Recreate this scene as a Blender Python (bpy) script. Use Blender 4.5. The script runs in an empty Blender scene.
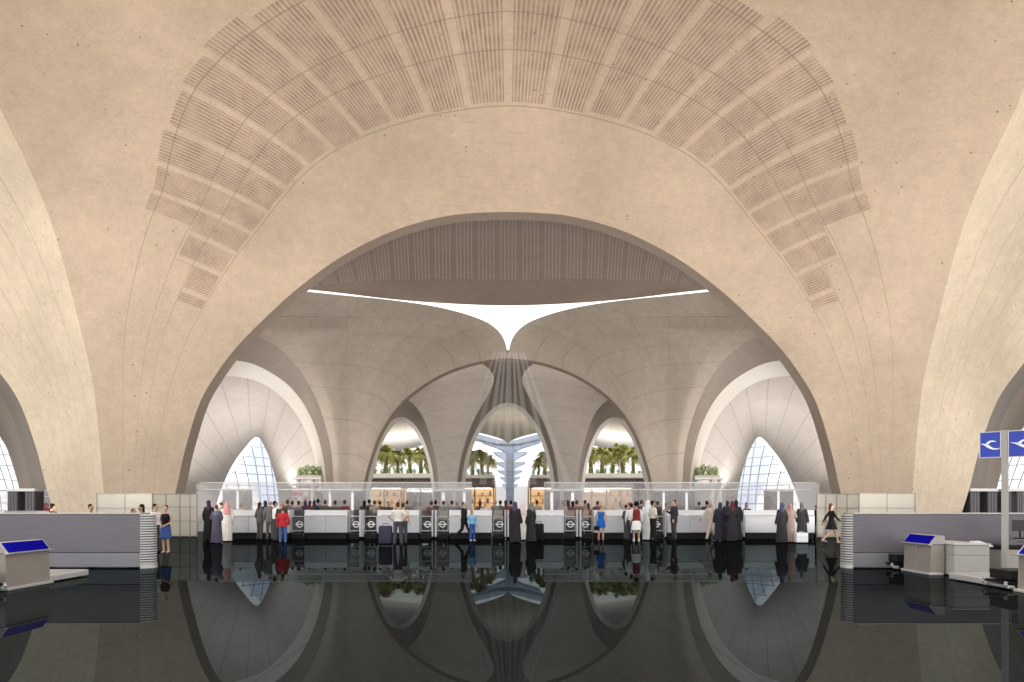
import bpy, bmesh, math, random
import numpy as np
from mathutils import Vector, Matrix
random.seed(7); np.random.seed(7)
SC = bpy.context.scene
COL = SC.collection
F_PX, CX, YH, EYE = 800.0, 508.0, 502.0, 1.7      # focal length in pixels, vanishing point, eye height

def P(px, py, Y):
    """real point at depth Y (metres) on the line of sight through a measured pixel"""
    return np.array([(px-CX)/F_PX*Y, Y, EYE+(YH-py)/F_PX*Y])

# ---------------------------------------------------------------- helpers
def link(o, parent=None):
    COL.objects.link(o)
    if parent is not None: o.parent = parent
    return o
def tag(o, label=None, cat=None, group=None, kind=None):
    if label: o['label'] = label
    if cat: o['category'] = cat
    if group: o['group'] = group
    if kind: o['kind'] = kind
    return o
def struct(o): o['kind'] = 'structure'; return o
def empty(name, loc=(0,0,0), rz=0, label=None, cat=None, group=None):
    o = bpy.data.objects.new(name, None); COL.objects.link(o)
    o.location = loc; o.rotation_euler = (0,0,rz); o.empty_display_size = .2
    return tag(o, label, cat, group)
def mesh_obj(name, verts, faces, mat=None, parent=None, smooth=False, uvs=None, loc=None):
    me = bpy.data.meshes.new(name)
    me.from_pydata([tuple(map(float,v)) for v in verts], [], [tuple(f) for f in faces])
    if uvs is not None:
        uvl = me.uv_layers.new(name='UVMap')
        vi = np.zeros(len(me.loops), dtype=np.int32); me.loops.foreach_get('vertex_index', vi)
        uvl.data.foreach_set('uv', np.asarray(uvs, dtype=np.float32)[vi].ravel())
    if smooth: me.polygons.foreach_set('use_smooth', [True]*len(me.polygons))
    if mat: me.materials.append(mat)
    o = bpy.data.objects.new(name, me); link(o, parent)
    if loc is not None: o.location = loc
    return o
def bm_obj(name, bm, mat=None, parent=None, smooth=False, loc=None):
    me = bpy.data.meshes.new(name)
    bmesh.ops.recalc_face_normals(bm, faces=bm.faces)
    bm.to_mesh(me); bm.free()
    if smooth: me.polygons.foreach_set('use_smooth', [True]*len(me.polygons))
    if mat: me.materials.append(mat)
    o = bpy.data.objects.new(name, me); link(o, parent)
    if loc is not None: o.location = loc
    return o
def box(bm, c, s, bev=0.0, rot=None):
    """axis box of size s centred on c, edges bevelled"""
    r = bmesh.ops.create_cube(bm, size=1.0)
    M = Matrix.Translation(c)
    if rot is not None: M = M @ rot
    bmesh.ops.transform(bm, matrix=M @ Matrix.Diagonal((s[0],s[1],s[2],1)), verts=r['verts'])
    if bev > 0:
        es = list({e for v in r['verts'] for e in v.link_edges})
        bmesh.ops.bevel(bm, geom=es, offset=min(bev, min(s)*.45), segments=2, affect='EDGES', profile=.6)
    return bm
def tube(bm, pts, r, n=8, caps=True):
    """round tube along points; r number or list"""
    pts = [np.array(p, float) for p in pts]
    R = [r]*len(pts) if np.isscalar(r) else list(r)
    rings = []
    up0 = np.array([0,0,1.0])
    for i,p in enumerate(pts):
        d = pts[min(i+1,len(pts)-1)]-pts[max(i-1,0)]
        d = d/(np.linalg.norm(d)+1e-9)
        up = up0 if abs(d[2])<.95 else np.array([0,1.0,0])
        a = np.cross(d, up); a /= np.linalg.norm(a)+1e-9
        b = np.cross(a, d)
        rings.append([bm.verts.new(tuple(p+R[i]*(math.cos(2*math.pi*k/n)*a+math.sin(2*math.pi*k/n)*b))) for k in range(n)])
    for i in range(len(rings)-1):
        for k in range(n):
            bm.faces.new((rings[i][k], rings[i][(k+1)%n], rings[i+1][(k+1)%n], rings[i+1][k]))
    if caps:
        bm.faces.new(rings[0][::-1]); bm.faces.new(rings[-1])
    return bm
def prism(bm, poly, axis, a, b):
    """extrude a 2-D polygon: axis 'y' -> poly is (x,z); axis 'x' -> (y,z); axis 'z' -> (x,y)"""
    def m(p,t):
        return {'y':(p[0],t,p[1]), 'x':(t,p[0],p[1]), 'z':(p[0],p[1],t)}[axis]
    v0 = [bm.verts.new(m(p,a)) for p in poly]; v1 = [bm.verts.new(m(p,b)) for p in poly]
    n = len(poly)
    bm.faces.new(v0); bm.faces.new(v1[::-1])
    for i in range(n): bm.faces.new((v0[i], v1[i], v1[(i+1)%n], v0[(i+1)%n]))
    return bm
def curve(pts, n, uniform=True):
    """smooth curve through points, n samples evenly spaced along it"""
    p = np.array(pts, float)
    if len(p) == 2: p = np.array([p[0], (p[0]+p[1])/2, p[1]])
    q = np.vstack([2*p[0]-p[1], p, 2*p[-1]-p[-2]])
    out = []
    for i in range(1, len(q)-2):
        p0,p1,p2,p3 = q[i-1],q[i],q[i+1],q[i+2]
        d = [max(np.linalg.norm(b-a),1e-6)**.5 for a,b in ((p0,p1),(p1,p2),(p2,p3))]
        t0,t1,t2,t3 = 0,d[0],d[0]+d[1],sum(d)
        for t in np.linspace(t1,t2,24,endpoint=False):
            A1=(t1-t)/(t1-t0)*p0+(t-t0)/(t1-t0)*p1; A2=(t2-t)/(t2-t1)*p1+(t-t1)/(t2-t1)*p2; A3=(t3-t)/(t3-t2)*p2+(t-t2)/(t3-t2)*p3
            B1=(t2-t)/(t2-t0)*A1+(t-t0)/(t2-t0)*A2; B2=(t3-t)/(t3-t1)*A2+(t-t1)/(t3-t1)*A3
            out.append((t2-t)/(t2-t1)*B1+(t-t1)/(t2-t1)*B2)
    out.append(p[-1]); out = np.array(out)
    s = np.r_[0, np.cumsum(np.linalg.norm(np.diff(out,axis=0),axis=1))]
    u = np.linspace(0, s[-1], n)
    return np.stack([np.interp(u, s, out[:,k]) for k in range(out.shape[1])], 1)
def keyed(keys, vals, t, flat=()):
    """smooth interpolation of vals (m,k) keyed at keys, monotone cubic per channel"""
    k = np.array(keys,float); v = np.array(vals,float); t = np.asarray(t,float)
    h = np.diff(k)[:,None]; dl = np.diff(v,axis=0)/h
    m = np.zeros_like(v); m[0]=dl[0]; m[-1]=dl[-1]
    w1 = 2*h[1:]+h[:-1]; w2 = h[1:]+2*h[:-1]
    same = dl[:-1]*dl[1:]>0
    with np.errstate(all='ignore'):
        hm = (w1+w2)/(w1/dl[:-1]+w2/dl[1:])
    for c in flat: m[-1,c]=0
    m[1:-1] = np.where(same, np.nan_to_num(hm), 0)
    i = np.clip(np.searchsorted(k, t)-1, 0, len(k)-2); s = ((t-k[i])/(k[i+1]-k[i]))[:,None]; H = (k[i+1]-k[i])[:,None]
    return (2*s**3-3*s**2+1)*v[i]+(s**3-2*s**2+s)*H*m[i]+(-2*s**3+3*s**2)*v[i+1]+(s**3-s**2)*H*m[i+1]
def sheet(name, G, mat, parent=None, uv=None, flip=False, thick=0):
    """grid surface G[nu,nv,3] with uv (u along first axis, v along second)"""
    G = np.asarray(G); nu,nv = G.shape[:2]
    idx = np.arange(nu*nv).reshape(nu,nv)
    a,b,c,d = idx[:-1,:-1].ravel(), idx[1:,:-1].ravel(), idx[1:,1:].ravel(), idx[:-1,1:].ravel()
    fs = np.stack([a,b,c,d],1)
    if flip: fs = fs[:,::-1]
    if uv is None:
        uu,vv = np.meshgrid(np.linspace(0,1,nu), np.linspace(0,1,nv), indexing='ij'); uv = np.stack([uu,vv],-1)
    o = mesh_obj(name, G.reshape(-1,3), fs.tolist(), mat, parent, True, np.asarray(uv).reshape(-1,2))
    if thick:
        md = o.modifiers.new('thickness','SOLIDIFY'); md.thickness = thick; md.offset = -1
    return o
def loft(A, B, n, M=None):
    """surface between two curves with equal sample counts (quadratic if M given)"""
    v = np.linspace(0,1,n)[None,:,None]
    if M is None: return A[:,None]*(1-v)+B[:,None]*v
    return A[:,None]*(1-v)**2+2*M[:,None]*v*(1-v)+B[:,None]*v**2
def coons(c0, c1, d0, d1):
    """c0,c1 run along u (bottom, top); d0,d1 along v (left, right)"""
    nu,nv = len(c0),len(d0); u = np.linspace(0,1,nu)[:,None,None]; v = np.linspace(0,1,nv)[None,:,None]
    S = (1-v)*c0[:,None]+v*c1[:,None]+(1-u)*d0[None]+u*d1[None]
    return S-((1-u)*(1-v)*c0[0]+u*(1-v)*c0[-1]+(1-u)*v*c1[0]+u*v*c1[-1])
def mir(G):
    G = np.array(G, float).copy(); G[...,0] *= -1; return G

# ---------------------------------------------------------------- materials
MATS = {}
def new_mat(name):
    m = bpy.data.materials.new(name); m.use_nodes = True; MATS[name] = m
    nt = m.node_tree; nt.nodes.clear()
    return m, nt
class NT:
    def __init__(s, nt): s.nt = nt
    def n(s, t, **kw):
        nd = s.nt.nodes.new(t)
        for k,v in kw.items(): setattr(nd, k, v)
        return nd
    def l(s, a, b): s.nt.links.new(a, b)
    def _in(s, sock, v):
        if hasattr(v, 'is_output'): s.l(v, sock)
        else: sock.default_value = v
    def math(s, op, a, b=0.0, c=None):
        nd = s.n('ShaderNodeMath', operation=op); s._in(nd.inputs[0], a); s._in(nd.inputs[1], b)
        if c is not None: s._in(nd.inputs[2], c)
        return nd.outputs[0]
    def mix(s, f, a, b, blend='MIX'):
        nd = s.n('ShaderNodeMix', data_type='RGBA', blend_type=blend)
        s._in(nd.inputs['Factor'], f)
        for i,v in ((6,a),(7,b)):
            if isinstance(v, tuple): nd.inputs[i].default_value = (*v[:3],1)
            else: s.l(v, nd.inputs[i])
        return nd.outputs[2]
    def ramp(s, f, a, b, smooth=False):
        nd = s.n('ShaderNodeMapRange', interpolation_type='SMOOTHSTEP' if smooth else 'LINEAR'); s._in(nd.inputs[0], f); nd.inputs[1].default_value=a; nd.inputs[2].default_value=b
        return nd.outputs[0]
    def noise(s, vec, scale, detail=4, rough=.55):
        nd = s.n('ShaderNodeTexNoise'); nd.inputs['Scale'].default_value=scale; nd.inputs['Detail'].default_value=detail; nd.inputs['Roughness'].default_value=rough
        if vec is not None: s.l(vec, nd.inputs['Vector'])
        return nd.outputs['Fac']
def simple(name, col, rough=.5, metal=0.0, var=.06, scale=6, spec=.3, emit=None, alpha=None, transm=0):
    m, nt = new_mat(name); N = NT(nt)
    out = N.n('ShaderNodeOutputMaterial'); b = N.n('ShaderNodeBsdfPrincipled')
    b.inputs['Roughness'].default_value = rough; b.inputs['Metallic'].default_value = metal
    b.inputs['Specular IOR Level'].default_value = spec
    if var > 0:
        tc = N.n('ShaderNodeTexCoord')
        f = N.noise(tc.outputs['Object'], scale, 3)
        lo = tuple(max(0,c*(1-var*2)) for c in col); hi = tuple(min(1,c*(1+var*2)) for c in col)
        N.l(N.mix(f, lo, hi), b.inputs['Base Color'])
    else: b.inputs['Base Color'].default_value = (*col,1)
    if emit: b.inputs['Emission Color'].default_value = (*emit[:3],1); b.inputs['Emission Strength'].default_value = emit[3]
    if transm: b.inputs['Transmission Weight'].default_value = transm
    N.l(b.outputs[0], out.inputs[0])
    return m
def glass(name, tint=(.93,.95,.96), refl=.12, haze=0.0, hcol=(.9,.9,.9)):
    """thin architectural glass: tinted see-through, a little mirror, optional frosting"""
    m, nt = new_mat(name); N = NT(nt)
    out = N.n('ShaderNodeOutputMaterial')
    tr = N.n('ShaderNodeBsdfTransparent'); tr.inputs[0].default_value=(*tint,1)
    gl = N.n('ShaderNodeBsdfGlossy'); gl.inputs['Roughness'].default_value=.03
    mx = N.n('ShaderNodeMixShader'); mx.inputs[0].default_value=refl
    N.l(tr.outputs[0], mx.inputs[1]); N.l(gl.outputs[0], mx.inputs[2]); last = mx.outputs[0]
    if haze:
        df = N.n('ShaderNodeBsdfDiffuse'); df.inputs[0].default_value=(*hcol,1)
        tl = N.n('ShaderNodeBsdfTranslucent'); tl.inputs[0].default_value=(*hcol,1)
        ad = N.n('ShaderNodeMixShader'); ad.inputs[0].default_value=.5; N.l(df.outputs[0], ad.inputs[1]); N.l(tl.outputs[0], ad.inputs[2])
        m2 = N.n('ShaderNodeMixShader'); m2.inputs[0].default_value=haze
        N.l(last, m2.inputs[1]); N.l(ad.outputs[0], m2.inputs[2]); last = m2.outputs[0]
    N.l(last, out.inputs[0])
    return m

def concrete(name, base, lines=(), bars=False, cross=None, contrast=.15, pit=.6, streak=0.0, ribs=None):
    """board-marked concrete in shell coordinates: UV.x along the arch, UV.y across the shell"""
    m, nt = new_mat(name); N = NT(nt)
    out = N.n('ShaderNodeOutputMaterial'); b = N.n('ShaderNodeBsdfPrincipled')
    b.inputs['Roughness'].default_value=.75; b.inputs['Specular IOR Level'].default_value=.2
    tc = N.n('ShaderNodeTexCoord'); sep = N.n('ShaderNodeSeparateXYZ'); N.l(tc.outputs['UV'], sep.inputs[0])
    u,v = sep.outputs[0], sep.outputs[1]; ob = tc.outputs['Object']
    n1 = N.noise(ob, .16, 3, .5); n2 = N.noise(ob, 1.7, 8, .75); n3 = N.noise(ob, 14, 4, .6)
    f = N.math('ADD', N.math('MULTIPLY', n1, .46), N.math('ADD', N.math('MULTIPLY', n2, .36), N.math('MULTIPLY', n3, .18)))
    f = N.ramp(f, .36, .64)
    dk = tuple(c*(1-contrast*1.5) for c in base); lt = tuple(c*(1+contrast) for c in base)
    col = N.mix(f, dk, lt)
    # fine diagonal trowel scratches
    mp = N.n('ShaderNodeMapping'); mp.inputs['Rotation'].default_value=(.3,.5,.6); mp.inputs['Scale'].default_value=(.8,9,9); N.l(ob, mp.inputs[0])
    sc = N.noise(mp.outputs[0], 1.1, 4, .6)
    col = N.mix(N.math('MULTIPLY', N.ramp(sc, .54, .72), .34), col, tuple(c*.62 for c in base))
    # pits and dark specks
    if pit:
        vo = N.n('ShaderNodeTexVoronoi'); vo.inputs['Scale'].default_value=2.1; N.l(ob, vo.inputs['Vector'])
        msk = N.math('MULTIPLY', N.math('LESS_THAN', vo.outputs['Distance'], .095), N.ramp(N.noise(ob,.5,3), .52, .58))
        col = N.mix(N.math('MULTIPLY', msk, pit), col, (.05,.04,.035))
        vo2 = N.n('ShaderNodeTexVoronoi'); vo2.inputs['Scale'].default_value=6; N.l(ob, vo2.inputs['Vector'])
        msk2 = N.math('MULTIPLY', N.math('LESS_THAN', vo2.outputs['Distance'], .15), N.ramp(N.noise(ob,.8,3), .5, .6))
        col = N.mix(N.math('MULTIPLY', msk2, pit*.6), col, (.16,.13,.11))
    for lv in lines:                                        # pour joints running up the fan
        d = N.math('ABSOLUTE', N.math('SUBTRACT', v, lv))
        col = N.mix(N.math('MULTIPLY', N.math('LESS_THAN', d, .0017), .6), col, tuple(c*.45 for c in base))
    if cross:                                               # joints running across, cross = (count along u, count along v)
        for co,ct in ((u,cross[0]),(v,cross[1])):
            if not ct: continue
            fr = N.math('FRACT', N.math('MULTIPLY', co, float(ct)))
            wd = .003*ct if ct<12 else .05
            col = N.mix(N.math('MULTIPLY', N.math('LESS_THAN', fr, wd), .42), col, tuple(c*.42 for c in base))
    if bars:                                                # acoustic slots: groups of dark radial bars in a band
        G, S = bars['groups'], bars['stripes']
        au = N.math('ABSOLUTE', N.math('SUBTRACT', u, .5))
        gu = N.math('MULTIPLY', au, float(G))
        fr = N.math('FRACT', gu)
        grp = N.math('MULTIPLY', N.math('GREATER_THAN', fr, .10), N.math('LESS_THAN', fr, .93))
        st = N.math('FRACT', N.math('MULTIPLY', gu, float(S)))
        stripe = N.math('LESS_THAN', st, .55)
        wob = N.noise(ob, 1.2, 3)
        hi = N.math('ADD', bars['steps'][0][1], 0.0)
        for thr, val in bars['steps'][1:]:
            hi = N.math('ADD', hi, N.math('MULTIPLY', N.math('GREATER_THAN', au, thr), val))
        gid = N.math('FLOOR', gu)
        wn = N.n('ShaderNodeTexWhiteNoise', noise_dimensions='1D'); N.l(gid, wn.inputs['W'])
        lo = N.math('ADD', bars['lo'], N.math('MULTIPLY', wn.outputs[0], .012))
        hi = N.math('ADD', hi, N.math('MULTIPLY', wn.outputs[0], -.02))
        band = N.math('MULTIPLY', N.math('GREATER_THAN', v, lo), N.math('LESS_THAN', v, hi))
        band = N.math('MULTIPLY', band, N.math('LESS_THAN', au, bars['umax']))
        k = N.math('MULTIPLY', N.math('MULTIPLY', band, grp), N.math('ADD', N.math('MULTIPLY', stripe, N.math('ADD',.30,N.math('MULTIPLY',N.ramp(wob,.35,.65),.45))), .10))
        col = N.mix(k, col, bars['col'])
    if ribs:                                                # pale ribs / slots along v, (count, width, colour, strength, vmin, vmax)
        ct,wd,rc,rs,v0,v1 = ribs
        fr = N.math('FRACT', N.math('MULTIPLY', u, float(ct)))
        k = N.math('MULTIPLY', N.math('LESS_THAN', fr, wd), N.math('MULTIPLY', N.math('GREATER_THAN', v, v0), N.math('LESS_THAN', v, v1)))
        g2 = N.math('GREATER_THAN', N.math('FRACT', N.math('MULTIPLY', u, ct/6.0)), .16)
        col = N.mix(N.math('MULTIPLY', N.math('MULTIPLY', k, g2), rs), col, rc)
    if streak:                                              # formwork boards
        fr = N.math('FRACT', N.math('MULTIPLY', u, streak))
        wv = N.noise(ob, 1.0, 2)
        k = N.math('MULTIPLY', N.math('LESS_THAN', fr, .5), N.math('MULTIPLY', N.ramp(wv,.45,.6), .16))
        col = N.mix(k, col, tuple(min(1,c*1.5) for c in base))
    N.l(col, b.inputs['Base Color'])
    bp = N.n('ShaderNodeBump'); bp.inputs['Strength'].default_value=.06; bp.inputs['Distance'].default_value=.05; N.l(n2, bp.inputs['Height']); N.l(bp.outputs[0], b.inputs['Normal'])
    N.l(b.outputs[0], out.inputs[0])
    return m
def X_(px, Y): return (px-CX)/F_PX*Y
def Z_(py, Y): return EYE+(YH-py)/F_PX*Y
def Yc(py): return F_PX*EYE/(py-YH)              # depth of a floor contact seen at pixel row py
# ---------------------------------------------------------------- camera, sky, sun
cd = bpy.data.cameras.new('camera'); cam = bpy.data.objects.new('camera', cd); COL.objects.link(cam)
cam.location = (0,0,EYE); cam.rotation_euler = (math.pi/2,0,0)
cd.sensor_width = 36; cd.lens = F_PX/1024*36
cd.shift_x = (512-CX)/1024; cd.shift_y = (YH-341)/1024
cd.clip_start=.1; cd.clip_end = 900
SC.camera = cam
vs = SC.view_settings
vs.view_transform='Standard'; vs.look='None'; vs.gamma=1; vs.use_curve_mapping=False; vs.exposure=-.30
w = bpy.data.worlds.new('world'); SC.world = w; w.use_nodes = True
nt = w.node_tree; nt.nodes.clear(); N = NT(nt)
o_ = N.n('ShaderNodeOutputWorld'); bg = N.n('ShaderNodeBackground')
bg.inputs[0].default_value = (1.0,.985,.97,1); bg.inputs[1].default_value = 2.0
N.l(bg.outputs[0], o_.inputs[0])

sl = bpy.data.lights.new('sun','SUN'); so = bpy.data.objects.new('sun', sl); COL.objects.link(so)
sl.energy = 6.5; sl.angle = math.radians(1.5); sl.color=(1,.95,.87)
so.rotation_euler = Vector((.10,-.42,-1)).to_track_quat('-Z','Y').to_euler(); so.location=(0,60,60)
def uplight(name, loc, size, power, target, col=(1,.90,.78), spread=180):  # added area lamp for fill, not a fixture of the hall
    l = bpy.data.lights.new(name,'AREA'); l.shape='RECTANGLE'; l.size,l.size_y=size; l.energy=power; l.color=col; l.spread=math.radians(spread)
    o = bpy.data.objects.new(name,l); COL.objects.link(o); o.location=loc
    o.rotation_euler=(Vector(target)-Vector(loc)).to_track_quat('-Z','Y').to_euler(); return o
for sx in (-1,1): uplight('vault_fill_light', (sx*16,29,.4), (7,3), 1550, (sx*9,36,22), (1,.95,.885), 140)  # added fill, hidden behind the clad walls, brightens the front vault
for sx in (-1,1):
    uplight('portal_uplight', (sx*11,50.6,2.95), (9,.8), 620, (sx*10,55,14), (1,.95,.90))  # added fill above the lintels to brighten the inner vault
    uplight('side_hall_fill_light', (sx*19.4,61.5,2.95), (6.4,8), 620, (sx*19.4,61.6,12), (1,.97,.94))  # added fill to brighten the side hall vaults
    uplight('window_uplight', (sx*19.6,67.5,2.95), (3,2), 150, (sx*19.6,67.6,12), (1,.97,.94))  # added fill for the dark vault over the arched windows
    uplight('side_bay_fill_light', (sx*28,31,.4), (5,3), 1050, (sx*29,39,16), (1,.96,.87), 160)  # added fill to brighten the side bay faces
    uplight('terrace_uplight', (sx*12,98,4.2), (8,12), 1900, (sx*12,98.1,14), (1,.96,.9))  # added fill for the far shells behind the palms
uplight('terrace_uplight', (0,76,3.2), (2.5,1.5), 420, (0,78,14), (1,.96,.9))  # added fill under the centre dome

# ---------------------------------------------------------------- concrete finishes
# ---------------------------------------------------------------- front vault: the great arch and the fans over its piers
Y1 = 44.0; XC = -21.56
half = [P(508-344,536,Y1)]+[P(508-d,y,Y1) for d,y in ((332,490),(323,450),(307,400),(291,373),(274,350),(244,319),(211,289),(167,257),(115,231),(64,216.5),(30,212.8),(0,212))]
half[0][2] = 0
NE = 61
Eh = curve(half, NE); S_ = np.r_[0,np.cumsum(np.linalg.norm(np.diff(Eh,axis=0),axis=1))]; S_/=S_[-1]
def t_at(px):                       # arch parameter 0..1 (base to crown) at pixel column px
    X=(px-CX)/F_PX*Y1
    return float(np.interp(X, Eh[:,0], S_))
def U_(px): return .5-.5*t_at(px)
CB = (.635,.50,.38)
FAN = (.33,.49,.59,.74)
C_front = concrete('front_vault_concrete', CB, lines=FAN, bars=dict(groups=44, stripes=12, lo=.335, umax=U_(252), steps=[(0,.78),(U_(298),-.19),(U_(274),-.10)], col=(.30,.205,.165)))
C_side = concrete('side_vault_concrete', (.76,.625,.475), lines=(.2,)+FAN[:-1]+(.72,.86))
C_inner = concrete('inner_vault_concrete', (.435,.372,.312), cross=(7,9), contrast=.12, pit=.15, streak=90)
C_lobe = concrete('lobe_concrete', (.60,.53,.475), cross=(0,11), contrast=.10, pit=.1)
C_shaded = concrete('shaded_flank_concrete', (.35,.30,.262), contrast=.10, pit=.1)  # darker copy of the concrete: shade of flanks and far bays in the colour
C_reveal = concrete('reveal_concrete', (.44,.35,.29), contrast=.08, pit=.1)
C_lit = concrete('lit_soffit_concrete', (.90,.86,.80), contrast=.03, pit=0, cross=(0,0))  # same concrete made paler: strong light on the rims put into the colour
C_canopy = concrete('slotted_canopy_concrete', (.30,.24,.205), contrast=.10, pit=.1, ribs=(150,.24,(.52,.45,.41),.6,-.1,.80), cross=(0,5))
C_far = concrete('side_hall_concrete', (.58,.53,.49), contrast=.10, pit=.1, cross=(14,3))

keys = [0, t_at(178), t_at(201), t_at(233), t_at(276), t_at(332), t_at(375), t_at(442), 1.0]
Ov = [(XC,43,0),(XC,42.6,2.6),(XC,41.7,7.4),(XC,40.0,11.1),(XC,37.6,15.1),(XC,34.2,18.2),(-20.0,30.2,20.9),(-11.8,27.6,25.2),(0,26.8,28)]
Bv = [(0,0,0),(0,0,0),(0,0,0),(.2,.3,.2),(1.1,1.5,1.0),(2.6,2.8,2.1),(3.6,3.65,2.9),(2,5.2,2.5),(0,6,2.1)]
tt = np.linspace(0,1,NE)
Oh = keyed(keys, Ov, tt, (1,2)); Bh = keyed(keys, Bv, tt, (1,2))
Mh = (Eh+Oh)/2+Bh
E = np.vstack([Eh, mir(Eh)[::-1][1:]]); O = np.vstack([Oh, mir(Oh)[::-1][1:]]); M_ = np.vstack([Mh, mir(Mh)[::-1][1:]])
NV = 40
GA = loft(E, O, NV, M_)
uu,vv = np.meshgrid(np.linspace(0,1,len(E)), np.linspace(0,1,NV), indexing='ij')
def warp(uu, vv):                     # joints and slot band bend a little towards the crown
    au=np.abs(uu-.5); a=np.interp(au,[0,.05,.12,.2,.27,.34],[.035,.045,.075,.075,.04,0]); k=np.clip((vv-.33)/.37,0,1)
    return np.stack([uu, vv+a*k*k*(3-2*k)],-1)
struct(sheet('ceiling', GA, C_front, uv=warp(uu,vv)))
# arch reveal
TH = 1.25
def rim(name, A, B, mat, n=3, **k): return struct(sheet(name, loft(A,B,n), mat, **k))
Eb = E.copy(); Eb[:,1] += TH
rim('trim_1', E, Eb, C_reveal)
# side bays, mirrored about the creases
KB = 1.15
for sx,nm in ((1,'left'),(-1,'right')):
    G = GA[:NE].copy(); G[...,0] = XC-KB*(G[...,0]-XC)
    e = G[:,0].copy(); eb = e.copy(); eb[:,1]+=TH
    e2 = eb.copy(); 
    if sx<0: G,e,eb = mir(G),mir(e),mir(eb)
    u2 = np.stack(np.meshgrid(np.linspace(0,.5,NE), np.linspace(0,1,NV), indexing='ij'),-1)
    struct(sheet('ceiling_'+nm, G, C_side, uv=u2))
    rim('ceiling_'+nm+'_infill', Oh*np.array([sx,1,1]), G[:,-1], C_side, 3)
    rim('trim_'+('2' if sx>0 else '3'), e, eb, C_reveal)

# ---------------------------------------------------------------- floor
m, ntf = new_mat('polished_black_granite'); N = NT(ntf)
out = N.n('ShaderNodeOutputMaterial'); gl = N.n('ShaderNodeBsdfGlossy'); df = N.n('ShaderNodeBsdfDiffuse')
gl.inputs['Roughness'].default_value=.012; 
tc = N.n('ShaderNodeTexCoord')
br = N.n('ShaderNodeTexBrick'); br.offset=0; br.inputs['Scale'].default_value=1; br.inputs['Mortar Size'].default_value=.012; br.inputs['Brick Width'].default_value=2.4; br.inputs['Row Height'].default_value=2.4
N.l(tc.outputs['Object'], br.inputs['Vector'])
N.l(N.mix(br.outputs['Fac'], (.088,.106,.112), (.066,.08,.084)), gl.inputs['Color'])
df.inputs[0].default_value=(.004,.004,.004,1)
ad = N.n('ShaderNodeAddShader'); N.l(gl.outputs[0], ad.inputs[0]); N.l(df.outputs[0], ad.inputs[1]); N.l(ad.outputs[0], out.inputs[0])
FLOOR = m
bm = bmesh.new(); box(bm, (0,82,-.15), (150,172,.3))
struct(bm_obj('floor', bm, FLOOR))
bm = bmesh.new(); box(bm, (0,-54,-.2), (200,100,.3))
struct(bm_obj('floor_bounce_paving', bm, simple('bounce_paving_stone', (.70,.62,.52), .8, 0, .05, .5)))  # unseen paving added behind the camera to bounce light onto the vault
# ---------------------------------------------------------------- inner hall: canopy, far vault, skylight, side halls
def sym(name, G, mat, n0, uv=None, **k):
    a = struct(sheet('%s_%d'%(name,n0), G, mat, uv=uv, **k)); b = struct(sheet('%s_%d'%(name,n0+1), mir(G), mat, uv=uv, flip=True, **k)); return a,b
# slotted canopy behind the great arch: from the reveal down to the skylight edge
sel = [i for i in range(len(E)) if Eb[i][2] >= 1.7+ (YH-330)/F_PX*Y1]
Ca = curve(Eb[sel], 81)
edge = [P(258,283,45.6),P(300,288.5,47.5),P(340,293,50.5),P(390,299,54),(P(440,303,56.5)),P(508,305.5,57.5)]
edge = edge+[mir(p) for p in edge[::-1][1:]]
Cb = curve(edge, 81)
Cm = (Ca+Cb)/2; Cm[:,2] += 2.2*np.sin(np.linspace(0,math.pi,81)); Cm[:,1] -= 1.0*np.sin(np.linspace(0,math.pi,81))
GC = loft(Ca, Cb, 24, Cm)
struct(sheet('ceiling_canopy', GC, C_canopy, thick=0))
# far vault F (left half, then mirrored)
top = curve([P(250,287,45.8),P(300,291,47.5),P(340,295,50),P(395,300.5,54),P(440,307.5,56.5),P(470,315.5,58),P(490,324,59),(P(501,334,59.6)),P(506,345,60),P(508,358,60.3)], 61)
arch2 = [P(364,536,57),P(363,490,57),P(370,460,57.3),P(383,428,58),P(405,399,59),P(440,375,59.8),P(475,362.5,60.2),P(508,358,60.3)]
arch2[0][2]=0
crease = [P(337,536,56.0),P(334,490,56),P(331,450,55.8),P(322,414,55),P(309,385,53.5),P(293,362,51.5),P(275,346,49.5),P(255,336,47.5),P(225,333,45.6)]
crease[0][2]=0
a2 = curve(arch2,41); cr = curve(crease,41)
base = curve([crease[0],arch2[0]],61)
left = curve(list(crease)+[P(215,318,45.4),P(250,287,45.8)],41)
GF = coons(base, top, left, a2)
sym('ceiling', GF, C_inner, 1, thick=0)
# flank, shade put into its colour, between the crease and the side-arch rim
rimo = [P(331,536,57.6),P(326.5,490,57.5),P(324,463,57.2),P(316,430,56.3),P(303,403,54.5),P(288,385,52.5),P(268,371,50.3),P(248,362.5,48.2),P(225,360,46.5),P(196,362,45.4)]
rimo[0][2]=0
ro = curve(rimo,41); cr2 = curve(crease,41)
sym('ceiling', loft(cr2, ro, 8, (cr2+ro)/2+np.array([0,.5,.1])), C_shaded, 3)
# soffit of the side arch, strong light put into its colour
rimi = [P(322,536,60),P(320,490,60),P(315,460,59.7),P(306,432,58.8),P(294,411,57),P(278,394,55),P(262,383.5,53),P(245,378,51),P(222,376,49),P(196,378,47.5)]
rimi[0][2]=0
ri = curve(rimi,41)
sym('trim', loft(ro, ri, 7, (ro+ri)/2+np.array([.15,0,.25])), C_lit, 4)
# arch 2 reveal
a2b = curve([p+np.array([0.0,1.3,0]) for p in arch2],41)
sym('trim', loft(a2, a2b, 3), C_reveal, 6)

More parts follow.
